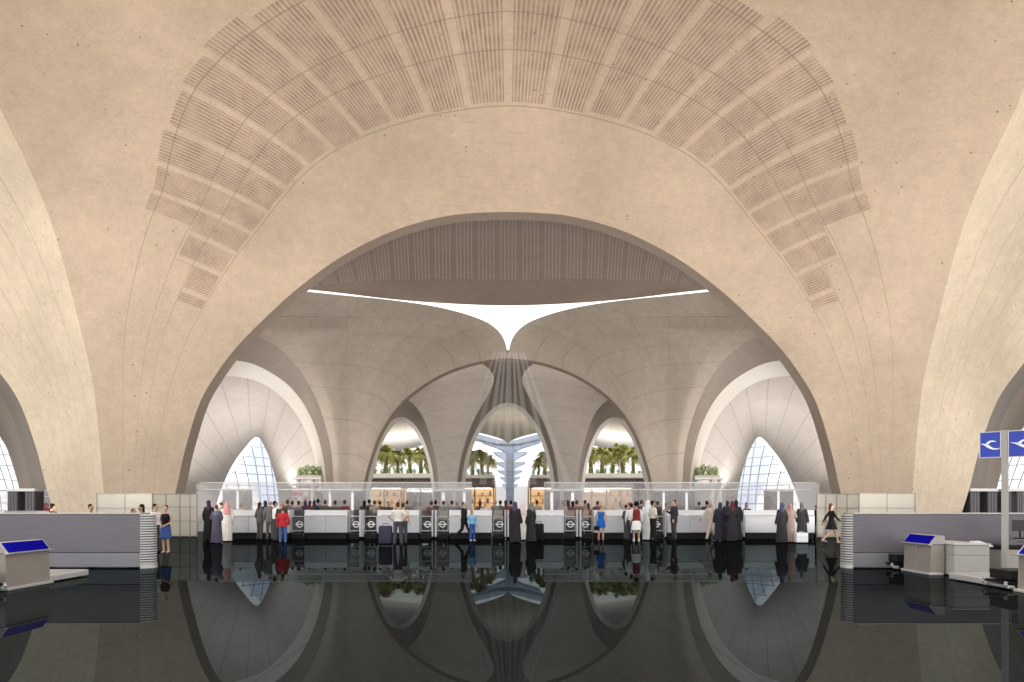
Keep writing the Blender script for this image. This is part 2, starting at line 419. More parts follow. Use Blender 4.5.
# second apse G: lobes on the centre piers
cl = [P(441,536,66),P(439,490,66),P(436,462,65.8),P(428,430,65),P(420,412,64),P(408,400,62.8),P(392,397,61.6),P(374,402,60.5)]
lr = [P(457,536,66.2),P(457,490,66.2),P(461,458,66),P(471,426,65.2),P(482,405,64.3),P(491,389,63.3),P(494,378,62.6),P(488,368,62),P(470,356,61.2)]
cl[0][2]=lr[0][2]=0
c1=curve(cl,41); c2=curve(lr,41)
tp = curve([P(374,402,60.5),P(400,385,60.6),P(440,366,60.9),P(470,356,61.2)],41)
GG = coons(curve([cl[0],lr[0]],41), tp, c1, c2)
sym('ceiling', GG, C_lobe, 5)
# arch between L2 and C1
ab = [P(437,536,67.2),P(435,490,67),P(430,458,66.7),P(420,432,66),P(411,421,65),P(402,417,64),P(391,421,63),P(380,437,61.5),P(372,462,60.3),P(366,490,59.5),P(365,536,59.3)]
ab[0][2]=ab[-1][2]=0
c_out = cl+[P(374,402,60.5)+np.array([-.6,0,-2]),P(366,450,59),P(362,490,58.5),P(360,536,58.4)]; c_out[-1][2]=0
aa=curve(ab,61); co=curve(c_out,61)
sym('ceiling', loft(co, aa, 7, (co+aa)/2+np.array([0,.5,.1])), C_shaded, 7)
ab2 = [p+np.array([-.35,1.2,-.15]) if i<6 else p+np.array([.1,1.2,-.15]) for i,p in enumerate(ab)]
for p in ab2: p[2]=max(0,p[2])
sym('trim', loft(aa, curve(ab2,61), 3), C_lit, 8)
# centre arch flank and valley
ac = [P(460.5,536,67.2),P(461,490,67.2),P(465,460,67.2),P(474,434,67.2),P(487,414,67.2),P(498,405,67.2),P(508,402.5,67.2)]
ac[0][2]=0
lv = lr+[P(490,352,61.8),P(508,350,62.3)]
acc=curve(ac,61); lvv=curve(lv,61)
sym('ceiling', loft(lvv, acc, 8, (lvv+acc)/2+np.array([0,.6,.2])), C_shaded, 9)
ac2=[p+np.array([.25,1.0,-.12]) for p in ac]; ac2[0][2]=0; ac2[-1][0]=0
sym('trim', loft(acc, curve(ac2,61), 3), C_lit, 10)
# dome beyond the centre arch with its two scalloped edges
d0=[P(462,440,68.5),P(468,425,68.5),P(480,412,68.5),P(495,402,68.5),P(508,400,68.5)]
d1=[P(460,430,80),P(470,431.5,82),P(484,434,84),P(498,438,86),P(505,441,87),P(508,444,87.5)]
D0,D1=curve(d0,41),curve(d1,41)
C_dome = concrete('far_dome_concrete', (.55,.48,.40), cross=(7,3), contrast=.13, pit=.3)
sym('ceiling', loft(D0,D1,14,(D0+D1)/2+np.array([0,0,1.2])), C_dome, 11)

# ---------------------------------------------------------------- side halls
WIN = [P(205,536,72),P(212,515,72),P(221,490,72),P(232,466,71.5),P(244,449,71),P(257,437,70.5),P(266,450,70.5),P(273,470,71),P(277.5,490,71.5),P(280,515,72),P(281,536,72)]
WIN[0][2]=WIN[-1][2]=0
Wc=curve(WIN,81)
out_ = [P(150,536,54),P(152,490,54),P(158,440,54),P(172,388,54.5),P(203,369,55),P(235,371,56),P(262,379,57.5),P(284,393,59.8),P(309,424,61.5),P(322,460,62.5),P(328,490,63),P(330,536,63)]
out_[0][2]=out_[-1][2]=0
Oc=curve(out_,81)
Sm=(Wc+Oc)/2+np.array([0,0,.15])*np.sin(np.linspace(0,math.pi,81))[:,None]
sym('wall', loft(Oc,Wc,16,Sm), C_far, 1)

def glazing(n0, outline, apex_i, mat_f, mat_g, mirror=False, bulge=2.2, nx=7, nz=8, tint_from=None, off=.6):
    """arched curtain wall: pane mesh + mullion bars following it; outline runs base-left, apex, base-right"""
    W=np.array(outline)
    L=curve(W[:apex_i+1],31); R=curve(W[apex_i:][::-1],31)
    v=np.linspace(0,1,25)
    G=L[:,None]*(1-v)[None,:,None]+R[:,None]*v[None,:,None]
    G[...,1]+=off+bulge*np.sin(math.pi*v)[None,:]*np.linspace(1,0,31)[:,None]**.6
    if mirror: G=mir(G)
    o=struct(sheet('window_%d'%n0, G, mat_g))
    bm=bmesh.new()
    zmax=G[...,2].max()
    # verticals at constant x, horizontals at constant z, both on the surface
    xs=np.linspace(G[0,0,0],G[0,-1,0],nx+2)[1:-1]
    for x in xs:
        pts=[]
        for i in range(31):
            row=G[i]; lo,hi=sorted((row[0,0],row[-1,0]))
            if lo<=x<=hi:
                o1=np.argsort(row[:,0]); pts.append([np.interp(x,row[o1,0],row[o1,k]) for k in range(3)])
        if len(pts)>2: tube(bm,pts,.05,5)
    for z in np.linspace(0,zmax,nz+2)[1:-1]:
        i=int(np.argmin(abs(G[:,12,2]-z))); tube(bm,G[i][::2],.05,5)
    bm_obj('mullion', bm, mat_f, o)
    return o, G
M_mull = simple('mullion_grey', (.62,.64,.68), .4, .0, 0)
M_glaz = glass('clear_glazing', (.97,.98,1.0), .04)
M_glazb = glass('blue_glazing', (.66,.74,.90), .05)
for k,mr in ((1,False),(2,True)):
    o,G=glazing(k, WIN, 5, M_mull, M_glaz, mr)
    # tinted glazing of the shell that curves away behind, its edge crossing the window on a slant
    H=G[:, 7:].copy(); n=H.shape[1]
    for i in range(31):
        f=i/30; a=int(round(16*max(0,1-f*1.25))); row=curve(G[i, min(a,22):], 18); H[i,:18]=row; 
    H=H[:, :18]; H[...,1]+=1.2
    sheet('tinted_pane', H, M_glazb, o)
# the far side bays, seen at the picture's edges
WB=[P(-75,536,62),P(-70,490,62),P(-55,450,61),P(-22,415,60),P(2,440,60),P(14,468,61),P(20,495,62),P(23,536,62)]
WB[0][2]=WB[-1][2]=0
ob_=np.array([XC-KB*(p[0]-XC) for p in Eh]); e=Eh.copy(); e[:,0]=ob_; e[:,1]+=TH
Wb=curve(WB[::-1],NE)
for mr,k in ((False,3),(True,4)):
    A=e.copy(); B=Wb.copy(); Mx=(A+B)/2+np.array([0,2.,.8])
    mid=A*.55+B*.45+np.array([0.,-1,1.0]); mid[:,2]=np.maximum(0,mid[:,2])
    if mr: A,B,mid=mir(A),mir(B),mir(mid)
    struct(sheet('wall_'+('left','right')[mr], loft(A,mid,8), C_shaded)); struct(sheet('wall_'+('left','right')[mr]+'_inner', loft(mid,B,8), C_reveal))
    glazing(k, WB, 3, M_mull, M_glaz, mr, nx=8, nz=8)
# ---------------------------------------------------------------- desk line, gates, screens, check-in furniture
def brushed(name, col, rough=.35, metal=.6, stretch=(1,1,60)):
    m, nt = new_mat(name); N = NT(nt)
    out=N.n('ShaderNodeOutputMaterial'); b=N.n('ShaderNodeBsdfPrincipled'); tc=N.n('ShaderNodeTexCoord'); mp=N.n('ShaderNodeMapping')
    mp.inputs['Scale'].default_value=stretch; N.l(tc.outputs['Object'],mp.inputs[0])
    f=N.noise(mp.outputs[0],2,3); g=N.noise(tc.outputs['Object'],.6,3)
    c=N.mix(N.ramp(f,.3,.7),tuple(x*.86 for x in col),tuple(min(1,x*1.12) for x in col)); c=N.mix(N.math('MULTIPLY',N.ramp(g,.4,.65),.3),c,tuple(x*.72 for x in col))
    N.l(c,b.inputs['Base Color']); b.inputs['Roughness'].default_value=rough; b.inputs['Metallic'].default_value=metal
    N.l(b.outputs[0],out.inputs[0]); return m
M_white = simple('white_lacquer', (.80,.80,.80), .3, 0, .02, 2, .4)
M_satin = brushed('satin_white_metal', (.60,.60,.62), .32, .35, (1,1,20))
M_black = simple('black_stone', (.006,.006,.006), .5, 0, 0)
M_dark = simple('dark_grey_metal', (.07,.065,.07), .4, .3, .05)
M_steel = simple('steel', (.58,.57,.56), .3, .8, .03)
M_part = brushed('anodised_grey_cladding', (.19,.178,.20), .38, .35, (1,1,30))
M_partlow = brushed('pale_grey_kick_panel', (.26,.25,.275), .4, .3, (1,1,30))
M_slat = simple('pale_slat_metal', (.66,.64,.62), .35, .5, .03)
M_kiosk = brushed('brushed_bronze_steel', (.36,.32,.28), .4, .35, (.6,.6,45))
M_kside = simple('warm_grey_panel', (.42,.395,.365), .5, .1, .03, 2)
M_blue = simple('cobalt_screen', (.003,.002,.24), .8, 0, .05, 3, .03)
M_gate = glass('gate_glass', (.60,.59,.61), .10, .10, (.5,.48,.5))
M_clear = glass('clear_glass', (.90,.91,.92), .08, .05)
M_mark = simple('white_print', (.95,.95,.95), .6, 0, 0)
M_frost = glass('frosted_cream_glass', (.92,.90,.85), .07, .60, (.90,.87,.80))
M_lite = simple('lit_white_panel', (.9,.9,.9), .5, 0, 0, 1, .2, (1,.97,.93,1.6))
M_dkw = simple('charcoal_cladding', (.10,.092,.10), .45, .2, .08, 3)

YD = Yc(539)                                       # depth of the desk line
def desk(x0, x1, label, joints=()):
    a,b = X_(x0,YD), X_(x1,YD); cx=(a+b)/2; wd=b-a
    t = empty('passport_desk', (cx,YD,0), 0, label, 'desk', 'passport desks in the long white row')
    bm=bmesh.new(); box(bm,(0,.50,Z_(533,YD)/2),(wd-.10,.70,Z_(533,YD)),.01); bm_obj('plinth',bm,M_black,t)
    z0,z1,z2=Z_(533,YD),Z_(516,YD),Z_(510,YD)
    n=len(joints)+1; w1=wd/n
    for k in range(n):
        bm=bmesh.new(); box(bm,(-wd/2+w1*(k+.5),.06,(z0+z1)/2),(w1-.012,.10,z1-z0-.01),.012); bm_obj('front_panel',bm,M_satin,t)
    bm=bmesh.new(); box(bm,(0,.07,z1+.008),(wd,.16,.022),.006); bm_obj('ledge',bm,M_white,t)
    bm=bmesh.new(); box(bm,(0,.10,(z1+z2)/2+.015),(wd-.02,.08,z2-z1-.04),.012); bm_obj('upstand',bm,M_white,t)
    for s in (-1,1):
        bm=bmesh.new(); box(bm,(s*(wd/2-.03),.50,(z0+z2)/2),(.05,.86,z2-z0),.01); bm_obj('side_panel',bm,M_white,t)
    bm=bmesh.new(); box(bm,(0,.55,1.0),(wd-.12,.80,.04),.01); bm_obj('worktop',bm,M_white,t)
    bm=bmesh.new(); box(bm,(0,.08,z0+.02),(wd,.14,.035),.008); bm_obj('foot_rail',bm,M_steel,t)
    return t
desk(208,289,'white passport desk at the left end of the row, behind the man in white robe',(1,))
desk(304,347,'white passport desk to the right of the child in the red sweater',(1,))
desk(377,419,'white passport desk behind the man with the purple suitcase')
desk(449,492,'white passport desk behind the walking woman in the black suit')
desk(536,564,'short white passport desk beside the upright black suitcase')
desk(594,641,'white passport desk beside the woman in the blue dress')
desk(667,713,'white passport desk behind the man in the long dark suit',(1,))
desk(745,815,'white passport desk at the right end of the row, behind women in dark robes',(1,))

def gate(x0, x1, gx, posts, label, solid=False):
    a,b=X_(x0,YD),X_(x1,YD); cx=(a+b)/2; wd=b-a
    t=empty('entry_gate',(cx,YD+.25,0),0,label,'gate','glass entry gates between the passport desks')
    bm=bmesh.new(); box(bm,(0,.25,.11),(wd,.5,.22),.01); bm_obj('base',bm,M_black,t)
    z0,z1,z2=Z_(531,YD),Z_(516.5,YD),Z_(510,YD)
    bm=bmesh.new(); box(bm,(0,.06,(z0+z1)/2),(wd-.04,.03,z1-z0),.004); leaf=bm_obj('glass_leaf',bm,M_dkw if solid else M_gate,t)
    bm=bmesh.new()
    for zz in (z0,z1): box(bm,(0,.06,zz),(wd,.05,.035),.008)
    for s in (-1,1): box(bm,(s*(wd/2-.02),.06,(z0+z1)/2),(.03,.05,z1-z0),.008)
    bm_obj('leaf_frame',bm,M_satin,t)
    if gx is not None:
        gxx=X_(gx,YD)-cx; zc=Z_(524.5,YD); bm=bmesh.new(); n=28
        for k in range(n):
            A0,A1=2*math.pi*k/n,2*math.pi*(k+1)/n
            for (r0,r1) in ((.108,.150),):
                q=[(r0,A0),(r1,A0),(r1,A1),(r0,A1)]
                f=[bm.verts.new((gxx+r*math.cos(A),.030,zc+r*math.sin(A))) for r,A in q]; g=[bm.verts.new((gxx+r*math.cos(A),.043,zc+r*math.sin(A))) for r,A in q]
                bm.faces.new(f); bm.faces.new(g[::-1])
                for i in range(4): bm.faces.new((f[i],g[i],g[(i+1)%4],f[(i+1)%4]))
        bmesh.ops.remove_doubles(bm,verts=bm.verts,dist=1e-4)
        box(bm,(gxx,.030,zc),(.40,.014,.042)); bm_obj('roundel_symbol',bm,M_mark,leaf)
    for p0,p1 in posts:
        q0,q1=X_(p0,YD)-cx,X_(p1,YD)-cx
        bm=bmesh.new(); box(bm,((q0+q1)/2,.05,(z2+.1)/2),(q1-q0,.5,z2-.1),.015); bm_obj('post',bm,M_satin if not solid else M_dkw,t)
    bm=bmesh.new(); box(bm,(0,.30,(z1+z2)/2+.01),(wd-.05,.02,z2-z1-.04),.004); bm_obj('upper_pane',bm,M_gate,t)
    return t
gate(290,303.5,298,[(303,304)],'dark solid gate with roundel right of the girl in red',True)
gate(348,358.5,355,[(359,361.5)],'glass gate with roundel, second gate to the left of the purple suitcase')
gate(363,376,370,[(362,363.2)],'glass gate with roundel immediately left of the purple suitcase')
gate(420,431,427,[(431.6,433.2)],'glass gate with roundel right of the man in white T-shirt')
gate(437,448,442,[(434.6,436.6)],'glass gate with roundel left of the woman in black trouser suit')
gate(493,503,499.5,[(504.5,506.2)],'glass gate with roundel left of the woman in blue headscarf')
gate(512,535,None,[(507.2,509)],'glass gate hidden by the robed group in the middle of the row')
gate(565,576,571,[(576.5,578.3)],'glass gate with roundel right of the short white desk')
gate(583,593,586,[(579.6,581.8)],'glass gate with roundel left of the woman in blue dress')
gate(641.5,649,645,[(649.2,650.5)],'glass gate with roundel directly behind the woman in white skirt')
gate(652,665,657.5,[(665,666.6)],'glass gate with roundel left of the man in long dark suit')
gate(736,744,739.5,[(744,745)],'glass gate with roundel right of the woman in dark red headscarf')

# frosted glass rooms at the foot of the piers
def partition(x0,x1,ytop,ybot,xj,yj,label,Y=None):
    Y=Y or Yc(ybot); a,b=X_(x0,Y),X_(x1,Y); cx=(a+b)/2; H=Z_(ytop,Y)
    t=empty('glass_partition',(cx,Y,0),0,label,'glass partition','frosted glass partitions at the foot of the concrete piers')
    xs=[a]+[X_(x,Y) for x in xj]+[b]; zs=[.05]+[Z_(y,Y) for y in yj][::-1]+[H-.03]
    for i in range(len(xs)-1):
        for k in range(len(zs)-1):
            bm=bmesh.new(); box(bm,((xs[i]+xs[i+1])/2-cx,0,(zs[k]+zs[k+1])/2),(xs[i+1]-xs[i]-.03,.02,zs[k+1]-zs[k]-.03)); bm_obj('pane',bm,M_frost,t)
    bm=bmesh.new()
    for x in xs: box(bm,(x-cx,0,H/2),(.035,.06,H))
    for z in zs: box(bm,(0,0,z),(b-a+.04,.06,.035))
    bm_obj('frame',bm,M_kiosk,t)
    return t,a-cx,b-cx,H
t,a,b,H=partition(97,152,493,540,(125,),(508,524),'frosted glass partition above the grey clad wall, at the foot of the left pier')
bm=bmesh.new(); box(bm,(-.1,.9,H-.12),(b-a-2.2,.08,.07),.01); bm_obj('ceiling_light',bm,M_lite,t)
partition(153.5,197,493.5,537,(166,180,190),(507,521),'frosted glass partition right behind the woman in blue skirt')
partition(817,859,493.5,538,(826,836.5,847),(508,521),'frosted glass partition behind the walking woman in black dress')
t,a,b,H=partition(859.5,915,493,540,(887,),(508,524),'frosted glass partition above the grey clad wall, at the foot of the right pier')
bm=bmesh.new(); box(bm,(.3,.9,H-.12),(b-a-2.2,.08,.07),.01); bm_obj('ceiling_light',bm,M_lite,t)

# grey clad check-in walls with slatted round ends
YP=Yc(568.5)
def clad_wall(sx, xe, xs_, label):
    """sx -1 left, +1 right; face runs outwards from pixel xs_, slatted end out to pixel xe"""
    A=X_(xs_,YP); Bx=X_(xe,YP); H=Z_(514,YP); far=sx*17.2
    t=empty('check_in_wall',(A,YP,0),0,label,'counter wall','grey clad check-in walls')
    L=abs(far-A); D=.6
    bm=bmesh.new(); box(bm,(sx*L/2,D/2,(H+.40)/2),(L,D,H-.40),.02); bm_obj('cladding',bm,M_part,t)
    bm=bmesh.new(); box(bm,(sx*L/2,D/2,.21),(L,D,.36),.02); bm_obj('kick_panel',bm,M_partlow,t)
    bm=bmesh.new(); box(bm,(sx*L/2,D/2,H+.012),(L+.02,D+.03,.03),.008); bm_obj('coping',bm,M_steel,t)
    w=abs(Bx-A)-.10; bm=bmesh.new(); n=20
    zz=np.linspace(.13,H-.03,n)
    for z in zz:
        prof=[(0,0.0),]+[(-sx*w*math.sin(q),D/2-D/2*math.cos(q)) for q in np.linspace(0.05,math.pi-.05,14)]+[(0,D)]
        prism(bm,prof,'z',z-.018,z+.018)
    bm_obj('slatted_end',bm,M_slat,t)
    bm=bmesh.new(); prof=[(-sx*w*.86*math.sin(q),D/2-D/2*.88*math.cos(q)) for q in np.linspace(0,math.pi,14)]
    prism(bm,prof,'z',.02,H-.02); bm_obj('end_core',bm,M_dark,t)
    bm=bmesh.new(); prof=[(-sx*w*1.05*math.sin(q),D/2-D/2*1.02*math.cos(q)) for q in np.linspace(0,math.pi,14)]
    prism(bm,prof,'z',0,.10); bm_obj('end_base',bm,M_slat,t)
clad_wall(-1,155,140,'long grey clad check-in wall at the left, with a slatted round end')
clad_wall(1,843,853,'long grey clad check-in wall at the right, with a slatted round end')

# bag-drop units in two rows; local frame: +x away from the aisle, y along the row
def kiosk(loc, sx, L, label):
    t=empty('bag_drop_kiosk',loc,0,label,'kiosk','bag drop kiosks in front of the grey clad walls')
    D=.34
    bm=bmesh.new(); prism(bm,[(0,.05),(sx*.02,.70),(sx*D,.70),(sx*D,.05)],'y',-L/2,L/2); bmesh.ops.bevel(bm,geom=bm.edges[:],offset=.01,segments=2,affect='EDGES'); bm_obj('body',bm,M_kiosk,t)
    bm=bmesh.new(); prism(bm,[(-sx*.005,.715),(sx*.15,.915),(sx*D,.915),(sx*D,.715)],'y',-L/2,L/2); bm_obj('screen_housing',bm,M_kside,t)
    bm=bmesh.new(); d=np.array([.155,.20]); nrm=np.array([-.20,.155])/np.hypot(.155,.2)*.012
    q0=np.array([-.005,.715])+d*.04; q1=np.array([-.005,.715])+d*.95
    prism(bm,[(sx*q[0],q[1]) for q in (q0,q0+nrm,q1+nrm,q1)],'y',-L/2+.05,L/2-.05); bm_obj('screen',bm,M_blue,t)
    bm=bmesh.new(); box(bm,(sx*-.02,0,.705),(.10,L+.12,.02),.005); bm_obj('shelf',bm,M_steel,t)
    bm=bmesh.new(); box(bm,(sx*.12,0,.03),(.34,L+.10,.055),.01); bm_obj('base',bm,M_slat,t)
    if sx>0:
        bm=bmesh.new(); box(bm,(sx*.002,.0,.38),(.012,.012,.60)); bm_obj('panel_joint',bm,M_kside,t)
    return t
def belt(loc, sx, L, label):
    t=empty('baggage_belt',loc,0,label,'baggage belt','low baggage belts beside the bag drop kiosks')
    bm=bmesh.new(); box(bm,(sx*.45,0,.085),(.95,L,.13),.02); bm_obj('frame',bm,M_slat,t)
    bm=bmesh.new(); box(bm,(sx*.46,0,.153),(.82,L-.12,.012),.004); bm_obj('belt_surface',bm,simple('grey_belt_rubber',(.33,.31,.31),.6) if 'grey_belt_rubber' not in MATS else MATS['grey_belt_rubber'],t)
    for y in (-.42,.42):
        for x in (.15,.8):
            bm=bmesh.new(); box(bm,(sx*x,y*L,.012),(.08,.08,.024),.004); bm_obj('foot',bm,M_dark,t)
    return t
def scale(loc, sx, L, label):
    t=empty('baggage_scale',loc,0,label,'baggage scale','baggage scales between the kiosks')
    bm=bmesh.new(); prism(bm,[(0,.12),(sx*.75,.12),(sx*.75,.30),(sx*.70,.30),(sx*.68,.17),(0,.17)],'y',-L/2,L/2); bm_obj('tray',bm,M_black,t)
    bm=bmesh.new(); box(bm,(sx*.38,0,.285),(.62,L*.9,.19),.02); bm_obj('weigh_hood',bm,simple('matt_black_rubber',(.008,.008,.008),.6,0,0) if 'matt_black_rubber' not in MATS else MATS['matt_black_rubber'],t)
    bm=bmesh.new(); tube(bm,[(sx*-.03,-L/2,.17),(sx*-.05,-L/2,.12),(sx*0,-L/2,.07),(sx*.10,-L/2,.06),(sx*.10,L/2,.06),(sx*0,L/2,.07),(sx*-.05,L/2,.12),(sx*-.03,L/2,.18)],.035,8); bm_obj('bumper_rail',bm,M_slat,t)
    for y in (-.3,.3):
        bm=bmesh.new(); box(bm,(sx*.35,y*L,.06),(.3,.08,.12),.01); bm_obj('foot',bm,M_dark,t)
    return t
def housing(loc, sx, L, label):
    t=empty('belt_housing',loc,0,label,'belt housing')
    bm=bmesh.new(); box(bm,(sx*.40,0,.25),(.80,L,.46),.015); bm_obj('lower_casing',bm,M_kside,t)
    bm=bmesh.new(); box(bm,(sx*.40,0,.60),(.80,L,.235),.015); bm_obj('upper_casing',bm,M_kside,t)
    bm=bmesh.new(); box(bm,(sx*.40,0,.735),(.84,L+.04,.03),.008); bm_obj('lid',bm,M_slat,t)
    return t
# left row
kiosk((-9.60,16.05,0),-1,1.45,'bag drop kiosk with cobalt blue screen at the left, before the grey wall')
belt((-9.68,17.75,0),-1,1.35,'low white baggage belt behind the left blue-screen kiosk')
scale((-9.55,14.75,0),-1,.75,'black baggage scale cut by the left edge of the picture')
# right row
kiosk((9.80,19.2,0),1,1.25,'bag drop kiosk with whole blue screen at the right, joined to a beige housing')
housing((10.17,19.0,0),1,1.55,'warm grey belt housing behind the right blue-screen kiosk')
scale((9.66,20.4,0),1,.75,'black baggage scale left of the whole right-hand kiosk')
belt((9.72,16.9,0),1,1.40,'low white baggage belt between the two right-hand kiosks')
scale((9.58,15.7,0),1,.75,'black baggage scale between the low belt and the cut-off kiosk')
kiosk((9.66,14.45,0),1,1.45,'bag drop kiosk cut by the right edge of the picture')

# sign pole with two blue bird panels
t=empty('sign_post',(X_(1005,19.0),19.0,0),math.radians(-44),'tall grey post carrying two blue signs with a white bird emblem','sign')
bm=bmesh.new(); box(bm,(0,0,1.70),(.13,.13,3.40),.01); bm_obj('pole',bm,M_kside,t)
bm=bmesh.new(); box(bm,(0,0,.015),(.36,.36,.03),.005); bm_obj('base_plate',bm,M_dark,t)
M_sign=simple('royal_blue_sign',(.045,.075,.47),.4,0,.03,2)
for s in (-1,1):
    w_=.62 if s>0 else .43; x0=.085 if s>0 else -.085-w_
    bm=bmesh.new(); box(bm,(x0+w_/2,-.02,3.07),(w_,.05,.60),.006); pn=bm_obj('sign_panel',bm,M_sign,t)
    bm=bmesh.new()
    for zz in (2.765,3.375): box(bm,(x0+w_/2,-.02,zz),(w_+.02,.06,.02),.004)
    for xx in (x0-.005,x0+w_+.005): box(bm,(xx,-.02,3.07),(.02,.06,.62),.004)
    bm_obj('sign_frame',bm,M_steel,pn)
    # soaring bird: a long beak, upper wing curling forward, lower wing sweeping away
    bm=bmesh.new()
    def stroke(pts,ws,ox,oz):
        q=curve([(p[0]*min(1,w_/.58),p[1],tw) for p,tw in zip(pts,ws)],24); L=[];R=[]
        for i in range(len(q)):
            d=q[min(i+1,len(q)-1),:2]-q[max(i-1,0),:2]; d=d/(np.linalg.norm(d)+1e-9); nn=np.array([-d[1],d[0]])
            L.append(q[i,:2]+nn*q[i,2]); R.append(q[i,:2]-nn*q[i,2])
        for yb in (-.0475,):
            a=[bm.verts.new((ox+p[0],yb,oz+p[1])) for p in L]; b=[bm.verts.new((ox+p[0],yb,oz+p[1])) for p in R]
            a2=[bm.verts.new((ox+p[0],yb-.006,oz+p[1])) for p in L]; b2=[bm.verts.new((ox+p[0],yb-.006,oz+p[1])) for p in R]
            for i in range(len(a)-1):
                bm.faces.new((a2[i],a2[i+1],b2[i+1],b2[i])); bm.faces.new((a[i],b[i],b[i+1],a[i+1]))
                bm.faces.new((a[i],a[i+1],a2[i+1],a2[i])); bm.faces.new((b[i],b2[i],b2[i+1],b[i+1]))
    ox,oz=x0+w_/2,3.07
    stroke([(-.27,.03),(-.18,.015),(-.10,-.01),(-.03,-.05),(.06,-.09),(.16,-.105),(.27,-.095)],[.004,.014,.030,.030,.022,.016,.008],ox,oz)
    stroke([(-.12,.0),(-.07,.035),(-.02,.07),(.05,.085),(.12,.08),(.17,.055)],[.022,.026,.022,.018,.012,.003],ox,oz)
    bm_obj('bird_emblem',bm,M_mark,pn)
# conveyor desk behind the sign post
YB=18.9
t=empty('conveyor_desk',(13.4,19.55,0),0,'grey conveyor desk with a slim black monitor behind the sign post','desk')
bm=bmesh.new(); box(bm,(0,0,.30),(3.2,.8,.52),.02); bm_obj('casing',bm,M_kside,t)
bm=bmesh.new(); box(bm,(0,0,.62),(3.3,.85,.09),.02); bm_obj('black_ledge',bm,M_black,t)
bm=bmesh.new(); prism(bm,[(-1.2,.67),(1.6,.67),(1.5,.80),(-.7,.80)],'y',-.3,.3); bm_obj('sloping_top',bm,M_part,t)
mo=empty('monitor',(12.35+.1,19.45,.80),0,'small black monitor on the conveyor desk near the sign post','monitor')
bm=bmesh.new(); box(bm,(0,0,.02),(.22,.16,.03),.01); bm_obj('foot',bm,M_black,mo)
bm=bmesh.new(); tube(bm,[(0,0,.02),(0,.01,.22)],.02,8); bm_obj('stem',bm,M_black,mo)
bm=bmesh.new(); box(bm,(0,-.02,.33),(.40,.035,.27),.01); bm_obj('display',bm,M_dark,mo)
pa=empty('paper_pad',(11.55-.1,19.35,.665),.3,'white paper pad lying on the conveyor desk left of the sign post','paper')
bm=bmesh.new(); box(bm,(0,0,.02),(.30,.42,.035),.006,Matrix.Rotation(.25,4,'X')); bm_obj('sheet',bm,M_white,pa)
bm=bmesh.new(); box(bm,(0,.19,.075),(.28,.03,.02),.004); bm_obj('clip',bm,M_black,pa)
# low beige desk behind the left grey wall
t=empty('low_desk',(X_(26,27),27,0),0,'low beige desk behind the left grey wall, below dark doors','desk')
bm=bmesh.new(); box(bm,(0,0,.60),(1.2,.7,1.2),.02); bm_obj('casing',bm,M_kside,t)
bm=bmesh.new(); prism(bm,[(-.62,1.2),(.62,1.2),(.55,1.40),(-.50,1.40)],'y',-.36,.36); bm_obj('top',bm,M_kside,t)
# ---------------------------------------------------------------- middle distance: glass screen, portals, shops, terraces
def glass_wall(xs, Y, ytop, ymid, label):
    a,b=X_(xs[0],Y),X_(xs[-1],Y); cx=(a+b)/2; H=Z_(ytop,Y); zm=Z_(ymid,Y)
    t=empty('glass_screen',(cx,Y,0),0,label,'glass screen')
    for i in range(len(xs)-1):
        q0,q1=X_(xs[i],Y)-cx,X_(xs[i+1],Y)-cx
        bm=bmesh.new(); box(bm,((q0+q1)/2,0,H/2),(q1-q0-.02,.02,H-.04)); bm_obj('pane',bm,(M_veil,M_veil2)[i%3==1],t)
    bm=bmesh.new()
    for z in (zm,H): box(bm,(0,0,z),(b-a,.05,.045))
    bm_obj('rail',bm,M_steel,t)
M_veil=glass('veil_glass',(.95,.95,.96),.05,.19,(.97,.95,.96)); M_veil2=glass('veil_glass_pale',(.96,.96,.97),.06,.30,(.98,.97,.98))
glass_wall([196,222,262,290,322,352,382,440,472],45.6,482.5,489.5,'tall clear glass screen across the left half of the inner hall')
glass_wall([544,576,634,664,694,726,754,794,820],45.6,482.5,489.5,'tall clear glass screen across the right half of the inner hall')

glass_wall([-24,4,30,57],47,490,497,'low clear glass screen in the far left bay')
glass_wall([959,986,1012,1040],47,490,497,'low clear glass screen in the far right bay')

def portal(px, w, Y, label, slot=True, ytop=491.5):
    cx=X_(px,Y); H=Z_(ytop,Y); W=w/F_PX*Y
    t=empty('security_portal',(cx,Y,0),0,label,'portal','dark security portals behind the desks')
    pw=W*.36
    for s in (-1,1):
        bm=bmesh.new(); box(bm,(s*(W/2-pw/2),0,H/2),(pw,.9,H),.02); p=bm_obj('pylon',bm,M_dkw,t)
        bm=bmesh.new()
        for k in range(3): box(bm,(s*(W/2-pw/2)+(k-1)*pw*.3,-.455,H*.5),(.03,.02,H*.94))
        bm_obj('groove_strip',bm,M_steelv,p)
    bm=bmesh.new(); box(bm,(0,0,H+.08),(W*1.02,1.0,.16),.02); bm_obj('lintel',bm,M_white,t)
    if slot:
        bm=bmesh.new(); box(bm,(0,.35,H*.57),(W*.17,.04,H*.80),.004); bm_obj('lit_panel',bm,M_lite,t)
M_steelv=simple('lilac_steel',(.24,.225,.25),.4,.5,0)
for px,w,lab in ((237.5,25,'dark portal below the arched window at the left, with a white slot'),(329.5,22,'dark portal left of the first inner pier, behind the second desk'),(352,21,'dark portal at the foot of the first inner pier on the left'),
                 (443,17,'dark portal at the foot of the left centre pier'),(464,15,'dark portal just right of the left centre pier'),(552,15,'dark portal just left of the right centre pier'),(573,17,'dark portal at the foot of the right centre pier'),
                 (664,20,'dark portal at the foot of the inner pier right of centre'),(687,22,'dark portal right of the inner pier, behind the man in dark suit'),(778.5,25,'dark portal below the arched window at the right, with a white slot')):
    portal(px,w,50.5,lab)
